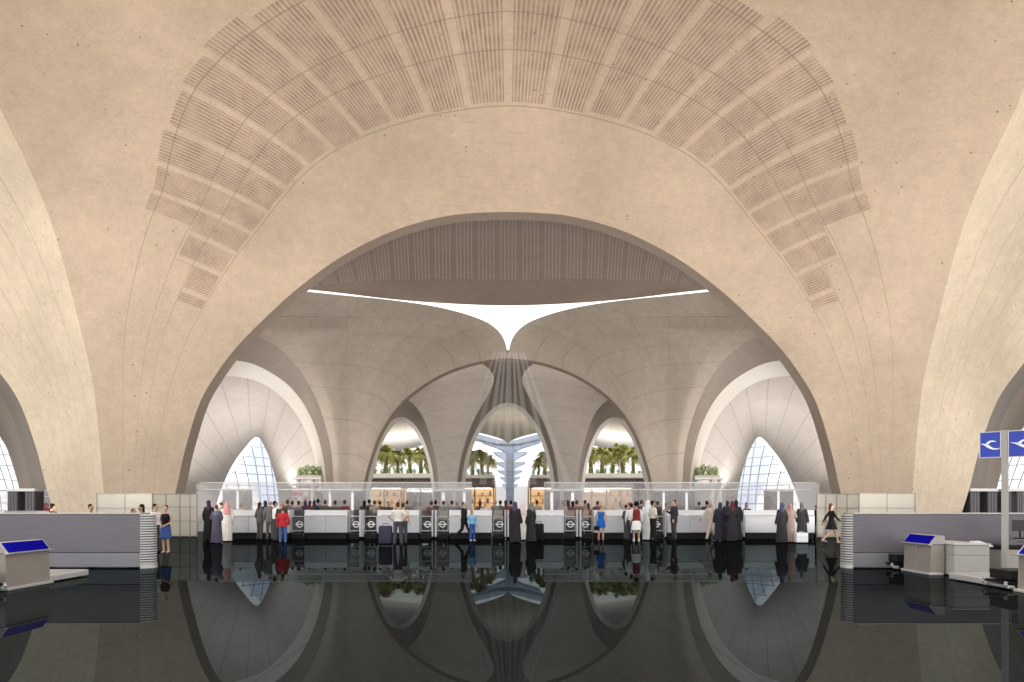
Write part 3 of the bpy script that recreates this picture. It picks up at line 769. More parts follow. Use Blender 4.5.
portal(26,27,44.5,'dark portal in the far left bay, above the grey wall',False); portal(979,27,44.5,'dark portal in the far right bay, left of the sign post',False); portal(1009,20,44.5,'dark portal in the far right bay, right of the sign post',True)

M_amber=simple('amber_display',(.6,.42,.2),.5,0,.25,3,.2,(1.0,.55,.20,1.1))
M_fascia=simple('umber_fascia',(.15,.118,.105),.5,.1,.1,1.5)
M_terr=simple('terrace_slab_stone',(.50,.46,.43),.7,0,.05,1)
GOODS=[simple('goods_%s'%n,c,.5,0,.1,4) for n,c in (('ochre',(.55,.33,.12)),('teal',(.14,.32,.30)),('cream',(.75,.68,.55)),('brown',(.20,.11,.07)),('rose',(.5,.22,.2)))]
def shop(x0,x1,Y,label,amber=1.0,seed=1,D=3.0,wings=()):
    """shop unit under a planted terrace: fascia, posts, lit back wall, shelves of goods"""
    rnd=random.Random(seed); a,b=X_(x0,Y),X_(x1,Y); cx=(a+b)/2; W=b-a; z1,z2=Z_(487.5,Y),Z_(478.5,Y)
    t=empty('shop_unit',(cx,Y,0),0,label,'shop','shops under the planted terraces')
    bm=bmesh.new(); box(bm,(0,D/2,(z1+z2)/2),(W-.02,D,z2-z1),.03); bm_obj('fascia',bm,M_fascia,t)
    bm=bmesh.new(); box(bm,(0,4.4,z2+.05),(W-.02,9.4,.10),.02); box(bm,(0,9.0,z2/2),(W-.02,.2,z2)); bm_obj('terrace_slab',bm,M_terr,t)
    bm=bmesh.new(); box(bm,(0,D-.1,z1/2),(W-.02,.12,z1)); bm_obj('back_wall',bm,M_amber if amber>.5 else M_fascia,t)
    n=max(2,int(W/1.3))
    for i in range(n+1):
        bm=bmesh.new(); box(bm,((-W/2+.06)*(1-2*i/n),.1,z1/2),(.09,.12,z1),.01); bm_obj('post',bm,M_dark,t)
    for k,z in enumerate((.9,1.6,2.25)):
        bm=bmesh.new(); box(bm,(0,D-.45,z),(W-.2,.5,.05),.01); sh=bm_obj('shelf',bm,M_dark if amber<.5 else GOODS[3],t)
    if amber>.2:
        bm=bmesh.new(); box(bm,(0,D*.45,z1-.06),(W-.6,.25,.08),.01); bm_obj('strip_light',bm,M_lamp if amber>.5 else M_lite,t)
    bm=bmesh.new(); box(bm,(0,.12,z1/2),(W-.02,.02,z1)); bm_obj('shop_window',bm,M_clear,t)
    return t
M_lamp=simple('warm_lamp',(.9,.8,.6),.5,0,0,1,.2,(1.0,.72,.38,9.0))
shop(366,402,69,'amber-lit shop at the left of the palm terrace, behind the left arch',1,1)
shop(402.5,438,69,'grey shop with dark glass behind the man in white T-shirt',.3,2)
shop(455,494.5,70,'amber-lit shop left of the central opening, behind the black suited woman',1,3)
shop(530,562,70,'amber-lit shop right of the central opening, behind the short desk',1,4)
shop(576,637,69,'wide amber-lit shop behind the woman in the blue dress',1,5)
shop(637.5,662,69,'dark green-grey shop at the right end, behind the man in white ghutra',.1,6)
def goods(x0,x1,Y,D,seed,name,cat,label,grp,n):
    rnd=random.Random(seed); a,b=X_(x0,Y),X_(x1,Y)
    for k in range(n):
        z=(.925,1.625,2.275)[k%3]; x=a+.3+(b-a-.6)*(k+.5)/n
        h=rnd.uniform(.22,.42); w_=rnd.uniform(.12,.26); bm=bmesh.new(); box(bm,(0,0,h/2),(w_,.2,h),.02); box(bm,(0,0,h+.03),(w_*.5,.1,.06),.01)
        o=bm_obj(name,bm,GOODS[rnd.randrange(5)],loc=(x,Y+D-.45,z)); tag(o,label,cat,grp)
for x0,x1,Y,s,lb,n in ((366,402,69,1,'small boxed goods on the shelves of the left amber shop',12),(455,494.5,70,3,'small boxed goods on the shelves of the shop left of the central opening',12),(530,562,70,4,'small boxed goods on the shelves of the shop right of the central opening',10),(576,637,69,5,'small boxed goods on the shelves of the wide amber shop',18)):
    goods(x0,x1,Y,3.0,s,'gift_box','box',lb,lb.replace('small boxed goods','goods'),n)

# planters, shrubs, palms
M_planter=simple('pale_planter',(.56,.55,.50),.7,0,.06,1.5)
def leafmat(name,c):
    m,nt=new_mat(name); N=NT(nt); out=N.n('ShaderNodeOutputMaterial'); tc=N.n('ShaderNodeTexCoord')
    col=N.mix(N.ramp(N.noise(tc.outputs['Object'],2.5,3),.3,.7),tuple(x*.55 for x in c),tuple(min(1,x*1.5) for x in c))
    d=N.n('ShaderNodeBsdfDiffuse'); tl=N.n('ShaderNodeBsdfTranslucent'); N.l(col,d.inputs[0]); N.l(col,tl.inputs[0])
    mx=N.n('ShaderNodeMixShader'); mx.inputs[0].default_value=.42; N.l(d.outputs[0],mx.inputs[1]); N.l(tl.outputs[0],mx.inputs[2]); N.l(mx.outputs[0],out.inputs[0]); return m
M_palm=leafmat('palm_frond_green',(.33,.33,.12)); M_shrub=leafmat('shrub_green',(.20,.33,.07)); M_trunk=simple('palm_bark',(.20,.15,.11),.9,0,.2,8)
def palm_meshes(seed,H,R):
    rnd=random.Random(seed)
    bm=bmesh.new(); n=14; pts=[(.10*math.sin(i/n*2+seed),.06*math.sin(i/n*3),H*i/n) for i in range(n+1)]
    tube(bm,pts,[.19-.05*i/n+(.02 if i%2 else 0) for i in range(n+1)],8)
    me=bpy.data.meshes.new('trunk'); bm.to_mesh(me); bm.free(); me.materials.append(M_trunk)
    bm=bmesh.new(); top=np.array(pts[-1])
    for f in range(34):
        az=f*2.399+rnd.uniform(-.2,.2); el=rnd.uniform(-.25,1.25); L=R*rnd.uniform(.85,1.1)
        d=np.array([math.cos(az),math.sin(az),0]); side=np.array([-d[1],d[0],0]); prev=None
        m=11
        for i in range(m+1):
            s=i/m; r=L*s
            p=top+d*(r*math.cos(el)*(1-.18*s))+np.array([0,0,r*math.sin(el)-.95*R*s*s*(.55+.3*math.cos(el))])
            if prev is not None:
                w_=.03*(1-s)+.006
                a=[bm.verts.new(tuple(q)) for q in (prev-side*w_,prev+side*w_,p+side*w_*.8,p-side*w_*.8)]; bm.faces.new(a)
                if i>1:
                    ll=.46*R*math.sin(math.pi*min(1,.18+s*.78))*rnd.uniform(.8,1.1); tdir=(p-prev)/np.linalg.norm(p-prev)
                    for sg in (-1,1):
                        tip=p+side*sg*ll*.75+tdir*ll*.55-np.array([0,0,ll*.42]); 
                        b=[bm.verts.new(tuple(q)) for q in (p-tdir*.07*R,p+tdir*.05*R,tip)]; bm.faces.new(b)
            prev=p
    me2=bpy.data.meshes.new('crown'); bm.to_mesh(me2); bm.free(); me2.materials.append(M_palm); return me,me2
PV=[palm_meshes(s,2.3,1.38) for s in (1,2,3)]
def palm(px,ytop,Y,zb,label,k=0,grp='palms on the planted terraces',name='palm_tree'):
    x=X_(px,Y); H=Z_(ytop,Y)-zb; s=H/2.95
    t=empty(name,(x,Y,zb),k*1.7,label,'palm tree',grp); t.scale=(s,s,s)
    for nm,me in zip(('trunk','crown'),PV[k%3]):
        o=bpy.data.objects.new(nm,me); link(o,t)
def shrub_mesh(seed,n=260):
    rnd=random.Random(seed); bm=bmesh.new()
    for k in range(n):
        az=rnd.uniform(0,6.283); r=rnd.uniform(0,1)**.6*.5; z=rnd.uniform(.0,1)*(1-.5*r); p=np.array([r*math.cos(az),r*math.sin(az),z])
        d=np.array([rnd.uniform(-1,1),rnd.uniform(-1,1),rnd.uniform(-.2,1.1)]); d/=np.linalg.norm(d); s=np.cross(d,[rnd.uniform(-1,1),rnd.uniform(-1,1),.2]); s/=np.linalg.norm(s)+1e-6
        l=rnd.uniform(.12,.24); bm.faces.new([bm.verts.new(tuple(q)) for q in (p,p+d*l*.5+s*l*.22,p+d*l,p+d*l*.5-s*l*.22)])
    me=bpy.data.meshes.new('foliage'); bm.to_mesh(me); bm.free(); me.materials.append(M_shrub)
    bm=bmesh.new()
    for k in range(6):
        a=k*1.05; tube(bm,[(0,0,-.02),(.1*math.cos(a),.1*math.sin(a),.3),(.3*math.cos(a),.3*math.sin(a),.75)],[.03,.02,.01],5)
    m2=bpy.data.meshes.new('stem'); bm.to_mesh(m2); bm.free(); m2.materials.append(M_trunk); return me,m2
SV=[shrub_mesh(s) for s in (5,6)]
def shrub(px,ytop,Y,zb,label,k,w_=1.0,grp='shrubs in the terrace planters'):
    t=empty('shrub',(X_(px,Y),Y,zb),k*1.1,label,'shrub',grp); h=Z_(ytop,Y)-zb; t.scale=(w_,w_,h)
    for nm,me in zip(('foliage','stem'),SV[k%2]): link(bpy.data.objects.new(nm,me),t)
def planter(x0,x1,Y,ytop,zb,label):
    a,b=X_(x0,Y),X_(x1,Y); h=Z_(ytop,Y)-zb
    t=empty('planter',((a+b)/2,Y,zb),0,label,'planter','pale planters on the terraces')
    bm=bmesh.new(); W=b-a; D=.9
    for (c,s) in (((0,-D/2,h/2),(W,.08,h)),((0,D/2,h/2),(W,.08,h)),((-W/2,0,h/2),(.08,D,h)),((W/2,0,h/2),(.08,D,h)),((0,0,.04),(W,D,.08))): box(bm,c,s,.01)
    bm_obj('trough',bm,M_planter,t)
    bm=bmesh.new(); box(bm,(0,0,h*.8),(W-.1,D-.1,.06)); bm_obj('soil',bm,simple('dark_soil',(.05,.035,.025),.9) if 'dark_soil' not in MATS else MATS['dark_soil'],t)
    return zb+h*.83
def terrace(x0,x1,Y,ysh,palms,where,ypl=473.5,n=5,seed=0):
    zt=Z_(478.5,Y)+.10; rnd=random.Random(seed)
    zs=planter(x0,x1,Y+.8,ypl,zt,'pale planter trough on the %s terrace'%where)
    for k in range(n):
        px=x0+(x1-x0)*(k+.5)/n
        shrub(px,ysh+rnd.uniform(-2.5,2.5),Y+.8,zs,'leafy shrub in the planter on the %s terrace'%where,k,(x1-x0)/n/F_PX*Y*.80,'shrubs on the %s terrace'%where)
    for k,(px,yt) in enumerate(palms):
        Yp=Y+2.1+((k*2+seed)%3)*2.9
        palm(px,yt,Yp,zt,PL[where][k],k+seed,'palms on the %s terrace'%where)
PL={'left':['tallest palm at the left edge of the left arch','palm second from the left in the left arch','palm third from the left in the left arch','palm fourth from the left in the left arch','palm fifth from the left in the left arch','small palm against the right edge of the left arch'],
    'centre left':['palm touching the left edge of the centre arch','second palm from the left edge of the centre arch','third palm from the left edge of the centre arch','palm nearest the blue fins on their left'],
    'centre right':['palm nearest the blue fins on their right','middle palm right of the blue fins','palm touching the right edge of the centre arch'],
    'right':['palm at the left edge of the right arch','palm second from the left in the right arch','palm third from the left in the right arch','tallest palm in the middle of the right arch','palm second from the right in the right arch','palm at the right edge of the right arch']}
terrace(366,437,69,467,[(374,442),(385,444),(397,450),(410,447),(421,446),(431,452)],'left',n=11,seed=1)
terrace(457,494,70,470,[(464,448),(472,450),(482,449),(488,454)],'centre left',n=6,seed=2,ypl=475)
terrace(531,561,70,470,[(538,458),(545,451),(552,447)],'centre right',n=6,seed=3,ypl=475)
terrace(580,657,69,469,[(591,444),(602,446),(613,447),(622,442),(634,446),(647,445)],'right',n=11,seed=4)

# bridge planters in the side halls
for sx,w0 in ((1,'left'),(-1,'right')):
    px=lambda p: p if sx>0 else 2*CX-p
    Y=58.8; x0,x1=sorted((px(294),px(323))); a,b=X_(x0,Y),X_(x1,Y); zt=Z_(478,Y)
    t=empty('planter_bridge',((a+b)/2,Y,0),0,'white table-like ledge carrying green shrubs in the %s side hall'%w0,'ledge')
    bm=bmesh.new(); box(bm,(0,0,zt-.06),(b-a,1.2,.14),.02); bm_obj('slab',bm,M_white,t)
    for s in (-.35,.15,.42):
        bm=bmesh.new(); box(bm,(s*(b-a),0,(zt-.12)/2),(.18,.6,zt-.12),.02); bm_obj('leg',bm,M_white,t)
    bm=bmesh.new(); box(bm,(0,-.2,Z_(485,Y)),(b-a,.8,.12),.02); bm_obj('lower_shelf',bm,M_terr,t)
    p0,p1=sorted((px(298),px(322)))
    zs=planter(p0,p1,Y,475.5,zt+.01,'pale planter trough on the white ledge in the %s side hall'%w0)
    for k in range(4): shrub(p0+(p1-p0)*(k+.5)/4,(467,464,465,466)[k],Y,zs,'bright green shrub on the white ledge in the %s side hall'%w0,k,.5,'shrubs on the %s side hall ledge'%w0)
# poster kiosk at the left, dark tree-pattern screen at the right
Y=52.5; a,b=X_(292,Y),X_(309,Y)
t=empty('poster_stand',((a+b)/2,Y,0),0,'poster stand with small red and white pictures left of the second desk','poster stand')
bm=bmesh.new(); box(bm,(0,0,1.3),(b-a,.12,2.6),.02); bm_obj('board',bm,simple('pale_rose_board',(.62,.50,.50),.6,0,.1),t)
M_red=simple('poster_red',(.50,.10,.09),.5,0,.3,6)
for i in range(3):
    for k in range(4):
        bm=bmesh.new(); box(bm,((i-1)*.36,-.07,1.25+k*.33),(.28,.02,.22),.004); bm_obj('poster',bm,(M_red,M_white,GOODS[4])[(i*2+k)%3],t)
# ---------------------------------------------------------------- people
V=lambda *a: np.array(a,float)
def cap(bm,a,b,ra,rb,flat=(1,1),n=10):
    """tapered limb with round ends"""
    a,b=V(*a),V(*b); d=b-a; L=np.linalg.norm(d)+1e-9; d/=L
    x=V(1,0,0) if abs(d[0])<.9 else V(0,0,1); x=x-d*np.dot(x,d); x/=np.linalg.norm(x); y=np.cross(d,x)
    rings=[]
    for q in np.linspace(-math.pi/2,0,5): rings.append((a+d*ra*math.sin(q),max(ra*math.cos(q),1e-4)))
    for q in np.linspace(0,math.pi/2,5): rings.append((b+d*rb*math.sin(q),max(rb*math.cos(q),1e-4)))
    vs=[[bm.verts.new(tuple(c+r*(math.cos(t)*flat[0]*x+math.sin(t)*flat[1]*y))) for t in np.linspace(0,2*math.pi,n,endpoint=False)] for c,r in rings]
    for i in range(len(vs)-1):
        for k in range(n): bm.faces.new((vs[i][k],vs[i][(k+1)%n],vs[i+1][(k+1)%n],vs[i+1][k]))
    bm.faces.new(vs[0][::-1]); bm.faces.new(vs[-1])
def ell(bm,c,r):
    q=bmesh.ops.create_icosphere(bm,subdivisions=3,radius=1); bmesh.ops.transform(bm,matrix=Matrix.Translation(c)@Matrix.Diagonal((*r,1)),verts=q['verts'])
def loft_rings(bm,rings,n=28,fold=0,nf=9,ph=0):
    """rings: (z, cx, cy, rx, ry); vertical pleats grow with fold"""
    vs=[]
    for i,(z,cx,cy,rx,ry) in enumerate(rings):
        f=fold*(i/(len(rings)-1))**1.5
        vs.append([bm.verts.new((cx+rx*(1+f*math.sin(nf*t+ph+.4*i))*math.cos(t),cy+ry*(1+f*math.sin(nf*t+ph+.4*i))*math.sin(t),z)) for t in np.linspace(0,2*math.pi,n,endpoint=False)])
    for i in range(len(vs)-1):
        for k in range(n): bm.faces.new((vs[i][k],vs[i][(k+1)%n],vs[i+1][(k+1)%n],vs[i+1][k]))
    bm.faces.new(vs[0][::-1]); bm.faces.new(vs[-1])
def remeshed(name,bm,vox,sm=4):
    bmesh.ops.recalc_face_normals(bm,faces=bm.faces)
    me=bpy.data.meshes.new(name+'_raw'); bm.to_mesh(me); bm.free()
    o=bpy.data.objects.new(name+'_raw',me); COL.objects.link(o)
    r=o.modifiers.new('r','REMESH'); r.mode='VOXEL'; r.voxel_size=vox; r.use_smooth_shade=True
    s=o.modifiers.new('s','SMOOTH'); s.factor=.5; s.iterations=sm
    dg=bpy.context.evaluated_depsgraph_get(); dg.update()
    out=bpy.data.meshes.new_from_object(o.evaluated_get(dg)); out.name=name
    bpy.data.objects.remove(o); bpy.data.meshes.remove(me)
    out.polygons.foreach_set('use_smooth',[True]*len(out.polygons)); out.materials.clear(); out.materials.append(None)
    return out
def leg(kn,an): return dict(k=kn,a=an)
POSE={
 'stand':dict(e=[(-.245,.03,1.13),(.245,.03,1.13)],w=[(-.25,-.05,.89),(.25,-.05,.89)],k=[(-.10,-.015,.50),(.10,-.015,.50)],a=[(-.11,.02,.09),(.11,.02,.09)]),
 'akimbo':dict(e=[(-.37,.07,1.16),(.26,.03,1.13)],w=[(-.20,-.08,1.01),(.255,-.06,.90)],k=[(-.12,-.02,.50),(.10,-.01,.50)],a=[(-.15,.01,.09),(.12,.03,.09)]),
 'hips':dict(e=[(-.37,.06,1.17),(.37,.06,1.17)],w=[(-.20,-.07,1.00),(.20,-.07,1.00)],k=[(-.12,-.02,.50),(.12,-.01,.50)],a=[(-.14,.02,.09),(.14,.02,.09)]),
 'fold':dict(e=[(-.245,.03,1.15),(.245,.03,1.15)],w=[(-.075,-.20,1.02),(.075,-.20,1.02)],k=[(-.075,-.015,.50),(.085,-.02,.50)],a=[(-.07,.02,.09),(.10,.02,.09)]),
 'talk':dict(e=[(-.25,-.02,1.15),(.245,.04,1.13)],w=[(-.20,-.25,1.27),(.23,-.10,.91)],k=[(-.09,-.01,.50),(.11,-.02,.50)],a=[(-.09,.02,.09),(.13,.01,.09)]),
 'walk':dict(e=[(-.25,-.10,1.15),(.25,.16,1.15)],w=[(-.25,-.31,.98),(.27,.26,.94)],k=[(-.08,.06,.51),(.08,-.19,.53)],a=[(-.07,.40,.19),(.08,-.33,.11)]),
}
HIP=[(-.09,0,.92),(.09,0,.92)]
def sh(f): return [(-.165 if f else -.185,.0,1.40),(.165 if f else .185,.0,1.40)]
def torso(f,g=0.0,z0=.88,z1=1.47):
    R=[(.86,0,0,.150,.10),(.95,0,.0,.172 if f else .165,.120),(1.08,0,.0,.125 if f else .145,.095),(1.20,0,-.005,.142 if f else .155,.110 if f else .105),(1.31,0,-.01 if f else 0,.155 if f else .172,.125 if f else .112),(1.40,0,.005,.150 if f else .170,.085),(1.455,0,.012,.075,.062)]
    zs=np.linspace(z0,z1-.02,14); q=np.array(R); rows=[]
    for z in zs: rows.append((z,0,np.interp(z,q[:,0],q[:,2]),np.interp(z,q[:,0],q[:,3])+g,np.interp(z,q[:,0],q[:,4])+g))
    return rows
def hand(bm,el,wr,s):
    el,wr=V(*el),V(*wr); d=(wr-el)/np.linalg.norm(wr-el)
    pn=V(s,0,0); pn=pn-d*np.dot(pn,d); pn/=np.linalg.norm(pn)      # palm normal faces the body
    sd=np.cross(d,pn)*(1 if s>0 else -1); sd=sd if sd[1]<0 else -sd  # thumb side, forwards
    p=wr+d*.085
    for k in (-1,-.33,.33,1): cap(bm,wr+d*.015+sd*k*.012,p+sd*k*.027,.015,.0125,n=8)
    for k,l in ((1,.070),(.33,.080),(-.33,.075),(-1,.058)):
        b=p+sd*k*.027; m=b+d*l*.5-pn*.010; cap(bm,b,m,.0098,.0092,n=8); cap(bm,m,m+(d*.8-pn*.6)*l*.5,.0092,.008,n=8)
    t0=wr+d*.03+sd*.025; t1=t0+(d*.6+sd*.75)*.045; cap(bm,t0,t1,.013,.011,n=8); cap(bm,t1,t1+(d*.9+sd*.2-pn*.25)*.032,.011,.009,n=8)
def head(bm):
    ell(bm,(0,.008,1.648),(.074,.094,.103)); ell(bm,(0,-.034,1.590),(.052,.058,.058))
    cap(bm,(0,-.086,1.650),(0,-.103,1.618),.010,.014); cap(bm,(-.03,-.078,1.668),(.03,-.078,1.668),.012,.012)
    cap(bm,(-.018,-.088,1.583),(.018,-.088,1.583),.009,.009)
    for s in (-1,1): ell(bm,(s*.076,.012,1.630),(.012,.022,.032))
    cap(bm,(0,.022,1.42),(0,.012,1.58),.062,.054)
def limbs(bm,p,f,arm=(0,1),legs=1,g=0.0,arms=1):
    q=POSE[p]; S=sh(f); k=.88 if f else 1.0
    if arms:
        for i in (0,1):
            cap(bm,S[i],q['e'][i],.050*k+g,.042*k+g*.9)
            if arms>1: cap(bm,q['e'][i],q['w'][i],.041*k+g*.9,.028*k+g*.9)
    if legs:
        for i in (0,1):
            cap(bm,HIP[i],q['k'][i],.086+g,.058+g); 
            if legs>1: cap(bm,q['k'][i],q['a'][i],.057+g,.040+g*1.2)
BC={}
def body(p,f):
    key=('body',p,f)
    if key not in BC:
        bm=bmesh.new(); loft_rings(bm,torso(f,0,.86,1.475)); limbs(bm,p,f,legs=2,arms=2); head(bm); q=POSE[p]
        for i,s in ((0,-1),(1,1)):
            hand(bm,q['e'][i],q['w'][i],-s)
            a=V(*q['a'][i]); fl=a[2]-.09
            cap(bm,a+V(0,.035,-.045),a+V(0,-.05,-.05),.036,.036); cap(bm,a+V(0,-.05,-.055),a+V(s*.01,-.155,-.068-fl*.4),.036,.022,(1.15,1))
        BC[key]=remeshed('person',bm,.0078,3)
    return BC[key]
def garment(kind,p,f):
    key=(kind,p,f)
    if key in BC: return BC[key]
    q=POSE[p[0] if isinstance(p,tuple) else p]; bm=bmesh.new(); vox=.012; S=sh(f)
    if kind in('shirt','tshirt','vest'):
        loft_rings(bm,torso(f,.014,.88,1.465))
        if kind!='vest': 
            for i in (0,1):
                e=V(*q['e'][i]); s=V(*S[i])
                if kind=='tshirt': cap(bm,s,s+(e-s)*.62,.062,.058)
                else: cap(bm,s,e,.060,.052); w=V(*q['w'][i]); cap(bm,e,e+(w-e)*.93,.052,.038)
    elif kind=='jacket':
        loft_rings(bm,[(.78,0,0,.195,.145),(.86,0,0,.192,.14)]+torso(f,.026,.92,1.475))
        for i in (0,1):
            e=V(*q['e'][i]); w=V(*q['w'][i]); cap(bm,S[i],e,.070,.060); cap(bm,e,e+(w-e)*.95,.060,.046)
        cap(bm,(-.05,.02,1.45),(.05,.02,1.45),.055,.055)
    elif kind=='trousers':
        loft_rings(bm,torso(f,.014,.84,1.03)); 
        for i in (0,1):
            k=V(*q['k'][i]); a=V(*q['a'][i]); cap(bm,HIP[i],k,.100,.076); cap(bm,k,a+V(0,0,.0),.076,.064)
    elif kind in('skirt','dress','blackdress'):
        zz,w,fw=(.52,.20,.05) if kind=='skirt' else (.62,.21,.05)
        rows=[(1.04,0,0,.150,.115),(.95,0,0,.188,.138),(.80,0,0,w,.16),(zz,0,0,w+.025,.18)]
        if p=='walk': rows[-1]=(zz,0,.0,w+.01,.27); rows[-2]=(.80,0,0,w,.19)
        loft_rings(bm,rows[::-1],36,0); 
        if kind!='skirt': loft_rings(bm,torso(f,.013,.95,1.40 if kind=='dress' else 1.455))
        if kind=='blackdress':
            for i in (0,1):
                e=V(*q['e'][i]); w_=V(*q['w'][i]); cap(bm,S[i],e,.056,.048); cap(bm,e,e+(w_-e)*.9,.048,.036)
    elif kind in('robe','abaya'):
        ab=kind=='abaya'; hw=.265 if ab else .225; dx=(0,0)
        rows=[(1.455,0,.01,.10,.08),(1.40,0,.005,.185,.105),(1.28,0,0,.195,.135),(1.05,0,0,.195,.145),(.80,0,0,.215,.165),(.5,0,.0,.235,.185),(.2,0,.0,hw-.01,.20),(.035,0,.0,hw,.21)]
        if p=='walk': rows=[(z,cx,cy,rx,ry*(1+.5*max(0,(1.0-z)))) for z,cx,cy,rx,ry in rows]
        loft_rings(bm,rows,54,.07,11)
        for i in (0,1):
            e=V(*q['e'][i]); w=V(*q['w'][i]); cap(bm,S[i],e,.072,.07); cap(bm,e,e+(w-e)*.97,.07,.078 if ab else .055)
    elif kind=='hijab':
        ell(bm,(0,.030,1.652),(.092,.098,.120)); loft_rings(bm,[(1.33,0,0,.165,.125),(1.40,0,.0,.150,.115),(1.48,0,.008,.100,.09),(1.56,0,.015,.080,.080),(1.62,0,.03,.082,.085)],32,.04,7)
        cap(bm,(-.055,-.035,1.56),(.055,-.035,1.56),.032,.032); cap(bm,(.03,-.09,1.45),(.08,-.10,1.24),.05,.035)
    elif kind=='ghutra':
        ell(bm,(0,.028,1.668),(.092,.100,.108)); loft_rings(bm,[(1.20,0,.10,.15,.055),(1.36,0,.085,.165,.07),(1.48,0,.07,.135,.075),(1.60,0,.05,.098,.085),(1.68,0,.035,.092,.095)],32,.05,6)
        for s in(-1,1): cap(bm,(s*.088,.0,1.66),(s*.13,-.06,1.30),.022,.03)
    elif kind=='agal':
        pts=[(.092*math.cos(t),.022+.101*math.sin(t),1.700) for t in np.linspace(0,2*math.pi,25)]; tube(bm,pts,.012,8); vox=.005
        pts=[(.088*math.cos(t),.022+.097*math.sin(t),1.720) for t in np.linspace(0,2*math.pi,25)]; tube(bm,pts,.012,8)
    elif kind=='hair_short': ell(bm,(0,.024,1.672),(.081,.092,.095)); ell(bm,(0,.045,1.62),(.072,.068,.07)); vox=.009
    elif kind=='hair_fringe': ell(bm,(0,.045,1.625),(.079,.068,.06)); vox=.009
    elif kind=='hair_long': ell(bm,(0,.024,1.672),(.084,.094,.097)); cap(bm,(0,.055,1.64),(0,.085,1.42),.078,.05,(1.15,.8)); vox=.009
    elif kind=='hair_bun': ell(bm,(0,.024,1.672),(.081,.092,.095)); ell(bm,(0,.05,1.62),(.07,.06,.065)); ell(bm,(0,.12,1.72),(.045,.045,.045)); vox=.009
    elif kind=='hair_afro': ell(bm,(0,.035,1.685),(.125,.115,.118)); vox=.01
    elif kind=='shoe':
        bm.free(); bm=bmesh.new(); i=p[1]; 
        a=V(*POSE[p[0]]['a'][i]); fl=a[2]-.09
        cap(bm,a+V(0,.04,-.052),a+V(0,-.05,-.055),.042,.042); cap(bm,a+V(0,-.05,-.058),a+V((-1,1)[i]*.01,-.165,-.070-fl*.4),.042,.026,(1.15,1)); cap(bm,a+V(0,.02,-.03),a+V(0,.02,.02),.042,.046)
        vox=.009
    BC[key]=remeshed(kind,bm,vox,6 if kind not in('agal',) else 2); return BC[key]
FAB={}; PLACED=[]
def fabric(c,rough=.85,var=.10):
    k=tuple(round(x,3) for x in c)
    if k not in FAB: FAB[k]=simple('fabric_%d'%len(FAB),c,rough,0,var,9,.15)
    return FAB[k]
SKIN=[simple('skin_%d'%i,c,.55,0,.04,5,.3) for i,c in enumerate(((.56,.36,.26),(.44,.27,.18),(.27,.16,.105)))]
EYE_M=simple('eye_dark',(.03,.02,.015),.2,0,0); 
bm=bmesh.new(); bmesh.ops.create_icosphere(bm,subdivisions=2,radius=.0095); EYE_ME=bpy.data.meshes.new('eye'); bm.to_mesh(EYE_ME); bm.free(); EYE_ME.materials.append(EYE_M)
NAMES={'hijab':'headscarf','ghutra':'headcloth','agal':'head_cord','hair_short':'hair','hair_fringe':'hair','hair_long':'hair','hair_bun':'hair','hair_afro':'hair','robe':'robe','abaya':'cloak','blackdress':'dress','tshirt':'t_shirt','vest':'waistcoat'}
def person(px,ytop,pose,f,rz,wear,label,yfeet=None,Y=None,skin=0,shoes=(.02,.02,.02),eyes=True,group=None,wid=1.0):
    front=Y is None; Y=Y or Yc(max(yfeet,540.2))
    for _ in range(14):
        if all(math.hypot(X_(px,Y)-a,Y-b)>.58 for a,b in PLACED): break
        Y+=-.16 if front else .16
    PLACED.append((X_(px,Y),Y)); h=Z_(ytop,Y); s=h/1.765
    o=bpy.data.objects.new('person',body(pose,f)); COL.objects.link(o); o.location=(X_(px,Y),Y,0); o.rotation_euler=(0,0,math.radians(rz)); o.scale=(s*wid,s*wid,s)
    o.material_slots[0].link='OBJECT'; o.material_slots[0].material=SKIN[skin]
    tag(o,label,'person',group)
    for kind,c in wear:
        g=bpy.data.objects.new(NAMES.get(kind,kind),garment(kind,'stand' if kind.startswith(('hair','hijab','ghutra','agal')) else pose,f)); link(g,o)
        g.material_slots[0].link='OBJECT'; g.material_slots[0].material=fabric(c)
    if shoes:
        for i in (0,1):
            g=bpy.data.objects.new('shoe',garment('shoe',(pose,i),f)); link(g,o); g.material_slots[0].link='OBJECT'; g.material_slots[0].material=fabric(shoes)
    if eyes:
        for sx in (-1,1):
            g=bpy.data.objects.new('eye',EYE_ME); link(g,o); g.location=(sx*.031,-.0815,1.648)
    return o
BLK=(.012,.011,.012); GRY=(.10,.095,.10); DGR=(.045,.043,.047); WHT=(.80,.79,.77); CRM=(.62,.55,.46); NAVY=(.03,.035,.08); PURP=(.06,.05,.085); RED=(.50,.03,.04); JEAN=(.07,.14,.34); BRN=(.12,.065,.045); MAR=(.14,.02,.03)
H_BLK=(.012,.010,.010); H_BRN=(.07,.035,.022); H_RED=(.14,.05,.028); H_BLO=(.45,.24,.12); H_GRY=(.3,.28,.27)
A=180
